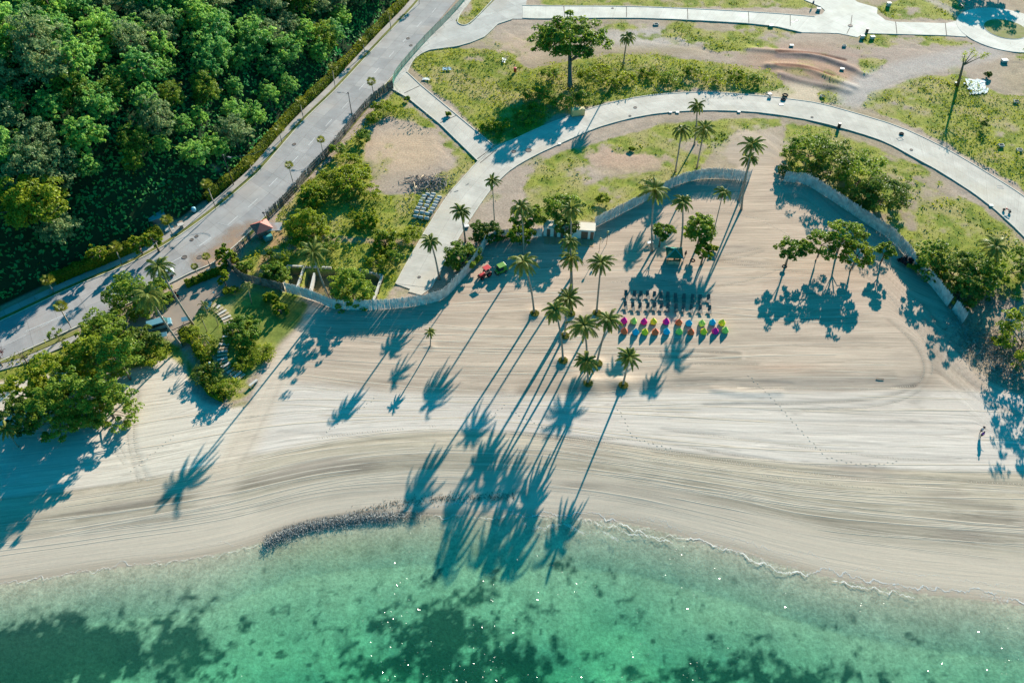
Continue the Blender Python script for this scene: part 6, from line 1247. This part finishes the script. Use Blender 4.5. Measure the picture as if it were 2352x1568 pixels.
# ---------------- garden ----------------
arc=smooth(P2([(470,702),(487,702),(505,712),(519,727),(527,742),(527,765),(516,785),(511,805),(510,828),(520,842),(540,857),(553,866)]),2); st_=resample(arc,27); tt=np.gradient(st_,axis=0)
for i in range(27):
    a=math.atan2(tt[i][1],tt[i][0]); o=MB().box((0,0,0),(.58,1.9,.1)).build('stepping_stone',M['conc'] if i%2 else M['wood_pale'],bevel=.02); o.location=(st_[i][0],st_[i][1],.06); o.rotation_euler=(0,0,a); tag(o,f'pale path slab, number {i+1} of the curved garden path counted from the driveway','stepping stone','slabs of the curved garden path')
q=P(583,882); t=thing('bench',(q[0],q[1],0),'long grey bench beside the end of the stone path','bench',R(52)); MB().box((0,0,.45),(1.8,.5,.1)).build('seat',M['conc'],t,bevel=.02)
for x in(-.7,.7): MB().box((x,0,.2),(.15,.42,.4)).build('leg',M['conc'],t)
for a,b_,c_,d_,lb in [(488,848,479,836,'short pale garden lamp in the dark bush'),(495,682,493,674,'small pale bollard lamp at the top of the lawn'),(1393,561,1395,528,'right of two thin garden posts with yellow heads beside the toilet block'),(1376,577,1377,545,'left of two thin garden posts with yellow heads beside the toilet block')]:
    h=min(standing((a,b_),(c_,d_)),3.2); q=P(a,b_); t=thing('garden_lamp',(q[0],q[1],0),lb,'lamp'); MB().tube([(0,0,0),(0,0,h)],.05,6).build('pole',M['steel'] if a<600 else M['wood'],t); MB().lathe([(.05,0),(.2,.1),(.24,.35),(.1,.5)],(0,0,h),10).build('lamp_head',M['white'] if a<600 else M['yellow'],t,True)
for a,b_,lb,s in [(430,741,'upper pale blue notice board at the end of the driveway',1.),(378,777,'lower pale blue board below the shaded van',1.)]:
    q=P(a,b_); t=thing('notice_board',(q[0],q[1],0),lb,'sign',R(15)); MB().box((0,0,1.1),(1.5,.9,.06),tilt=R(20)).build('board',mat('pale_blue_board',(.30,.55,.60),.6,.4),t)
    for x in(-.6,.6): MB().box((x,0,.5),(.08,.08,1.0)).build('leg',M['wood'],t)
# small things near kiosk
for a,b_,lb in [(1802,612,'tyre swing hanging from the small lone tree on the sand'),(1591,598,'tyre swing hanging from the almond tree beside the kiosk')]:
    q=P(a,b_,.6); t=thing('tyre_swing',(q[0],q[1],0),lb,'swing'); m=MB(); n_=16;k_=6;v=[];f=[]
    for i in range(n_):
        for j in range(k_): A=2*math.pi*i/n_;B=2*math.pi*j/k_; rr=.42+.14*math.cos(B); v.append((rr*math.cos(A),rr*math.sin(A),.6+.14*math.sin(B)))
    for i in range(n_):
        for j in range(k_): f.append((i*k_+j,((i+1)%n_)*k_+j,((i+1)%n_)*k_+(j+1)%k_,i*k_+(j+1)%k_))
    m.add(v,f).build('tyre',M['rubber'],t,True)
    for k in range(3): A=k*2.09; MB().tube([(.42*math.cos(A),.42*math.sin(A),.65),(0,0,3.6)],.015,4).build('rope',M['wood_pale'],t)
q=P(1492,562); t=thing('picnic_table',(q[0],q[1],0),'white topped table at the foot of the tall straight palm','table',R(20)); MB().box((0,0,.72),(1.3,.7,.06)).build('tabletop',M['white'],t)
for x in(-.55,.55):
    for y in(-.28,.28): MB().box((x,y,.36),(.06,.06,.7)).build('leg',M['wood'],t)
# scattered drift on sand
for a,b_,lb in [(2021,870,'short dark stick lying on the raked sand at the right')]:
    q=P(a,b_); o=MB().tube([(-.7,.05,.05),(0,0,.08),(.7,-.08,.05)],.06,6).build('stick',M['bark']); o.location=(q[0],q[1],0); tag(o,lb,'stick')
# ---------------- people ----------------
def person(px,py,rz,label,top,bottom,armout=False,hat=False,walk=.18):
    q=G(px,py); t=thing('person',(q[0],q[1],q[2]+.0),label,'person',rz)
    J=[(0,0,.95),(0,0,1.12),(0,.02,1.38),(0,.02,1.50),(0,.04,1.58),(0,.03,1.70)]; rr=[.15,.125,.14,.055,.085,.08]; E=[(0,1),(1,2),(2,3),(3,4),(4,5)]
    def add(p,r,par): J.append(p); rr.append(r); E.append((par,len(J)-1)); return len(J)-1
    for s in(-1,1):
        w_=walk*s; h_=add((s*.10,0,.88),.10,0); k=add((s*.11,w_*.6+.03,.50),.062,h_); a=add((s*.11,w_*.9-.03,.09),.042,k); add((s*.115,w_*.9+.13,.035),.035,a)
        sh_=add((s*.18,.01,1.40),.055,2)
        if armout and s<0: el=add((s*.44,.05,1.28),.042,sh_); wr_=add((s*.66,.10,1.34),.03,el); d=Vector((s*.9,.25,.1)).normalized()
        else: el=add((s*.25,-.02,1.13),.042,sh_); wr_=add((s*.25,.10,.90),.03,el); d=Vector((0,.25,-1)).normalized()
        pm_=add(tuple(Vector(J[wr_])+d*.06),.032,wr_); sd=d.cross(Vector((0,0,1))); sd=sd.normalized() if sd.length>.1 else Vector((1,0,0)); fw=d.cross(sd).normalized()
        for f_,(o_,l_) in enumerate(((-.03,.075),(-.01,.085),(.01,.08),(.03,.065))):
            b0=Vector(J[pm_])+sd*o_+d*.03; f1=add(tuple(b0),.010,pm_); f2=add(tuple(b0+d*l_*.5+fw*.005),.009,f1); add(tuple(b0+d*l_*.9+fw*.025),.008,f2)
        th=Vector(J[wr_])+d*.03+sd*.045; t1=add(tuple(th),.011,pm_); add(tuple(th+d*.04+sd*.015),.009,t1)
    me=bpy.data.meshes.new('body'); me.from_pydata(J,E,[]); o=ob('body',me,t); sk=o.modifiers.new('skin','SKIN'); sk.use_smooth_shade=True
    for i,v in enumerate(me.skin_vertices[0].data): v.radius=(rr[i]*(1.25 if i in(0,1,2) else 1),rr[i]); v.use_root=(i==0)
    ss=o.modifiers.new('sub','SUBSURF'); ss.levels=1; ss.render_levels=1; me.materials.append(M['skin'])
    MB().lathe([(.165,.86),(.20,.95),(.175,1.1),(.21,1.3),(.19,1.42),(.07,1.49)],(0,0,0),16,1.05,.72).build('shirt',top,t,True)
    MB().lathe([(.20,.62),(.215,.75),(.20,.97)],(0,0,0),16,1.05,.8).build('shorts',bottom,t,True)
    MB().lathe([(.02,1.80),(.07,1.79),(.105,1.72),(.108,1.64),(.09,1.58)],(0,.0,0),14,1,1.1).build('hair',M['hair'],t,True)
    m=MB(); m.add([(-.018,.115,1.63),(.018,.115,1.63),(0,.14,1.635),(0,.108,1.68)],[(0,1,2),(0,2,3),(1,3,2)]); m.build('nose',M['skin'],t)
    m=MB(); [m.box((s*.033,.11,1.675),(.022,.01,.012)) for s in(-1,1)]; m.box((0,.112,1.60),(.05,.008,.012)); m.build('face_features',M['hair'],t)
    m=MB(); [m.lathe([(.01,-.03),(.02,0),(.01,.03)],(s*.10,.02,1.65),8) for s in(-1,1)]; m.build('ear',M['skin'],t)
    if hat: MB().lathe([(.24,1.76),(.13,1.77),(.115,1.86),(.02,1.88)],(0,0,0),16).build('hat',mat('dark_hat',(.03,.03,.04),.9,.1),t,True)
cw=mat('white_shirt',(.6,.58,.58),.9,.1); cp=mat('purple_cloth',(.30,.08,.38),.9,.1); cb=mat('dark_cloth',(.04,.04,.05),.9,.1); ck=mat('khaki_cloth',(.25,.2,.14),.9,.1); cbl=mat('blue_cloth',(.08,.15,.3),.9,.1)
person(2250,994,R(170),'person in a pale top walking along the sand with one arm out, behind another',cw,cb,True,True)
person(2251,1004,R(175),'person in a purple top walking along the sand just ahead of another',cp,cb)
person(1573,590,R(200),'person in dark clothes standing right of the green roofed kiosk',cb,ck)
person(1866,14,R(160),'person in dark clothes on the grass tongue at the top of the photo',cbl,cb)
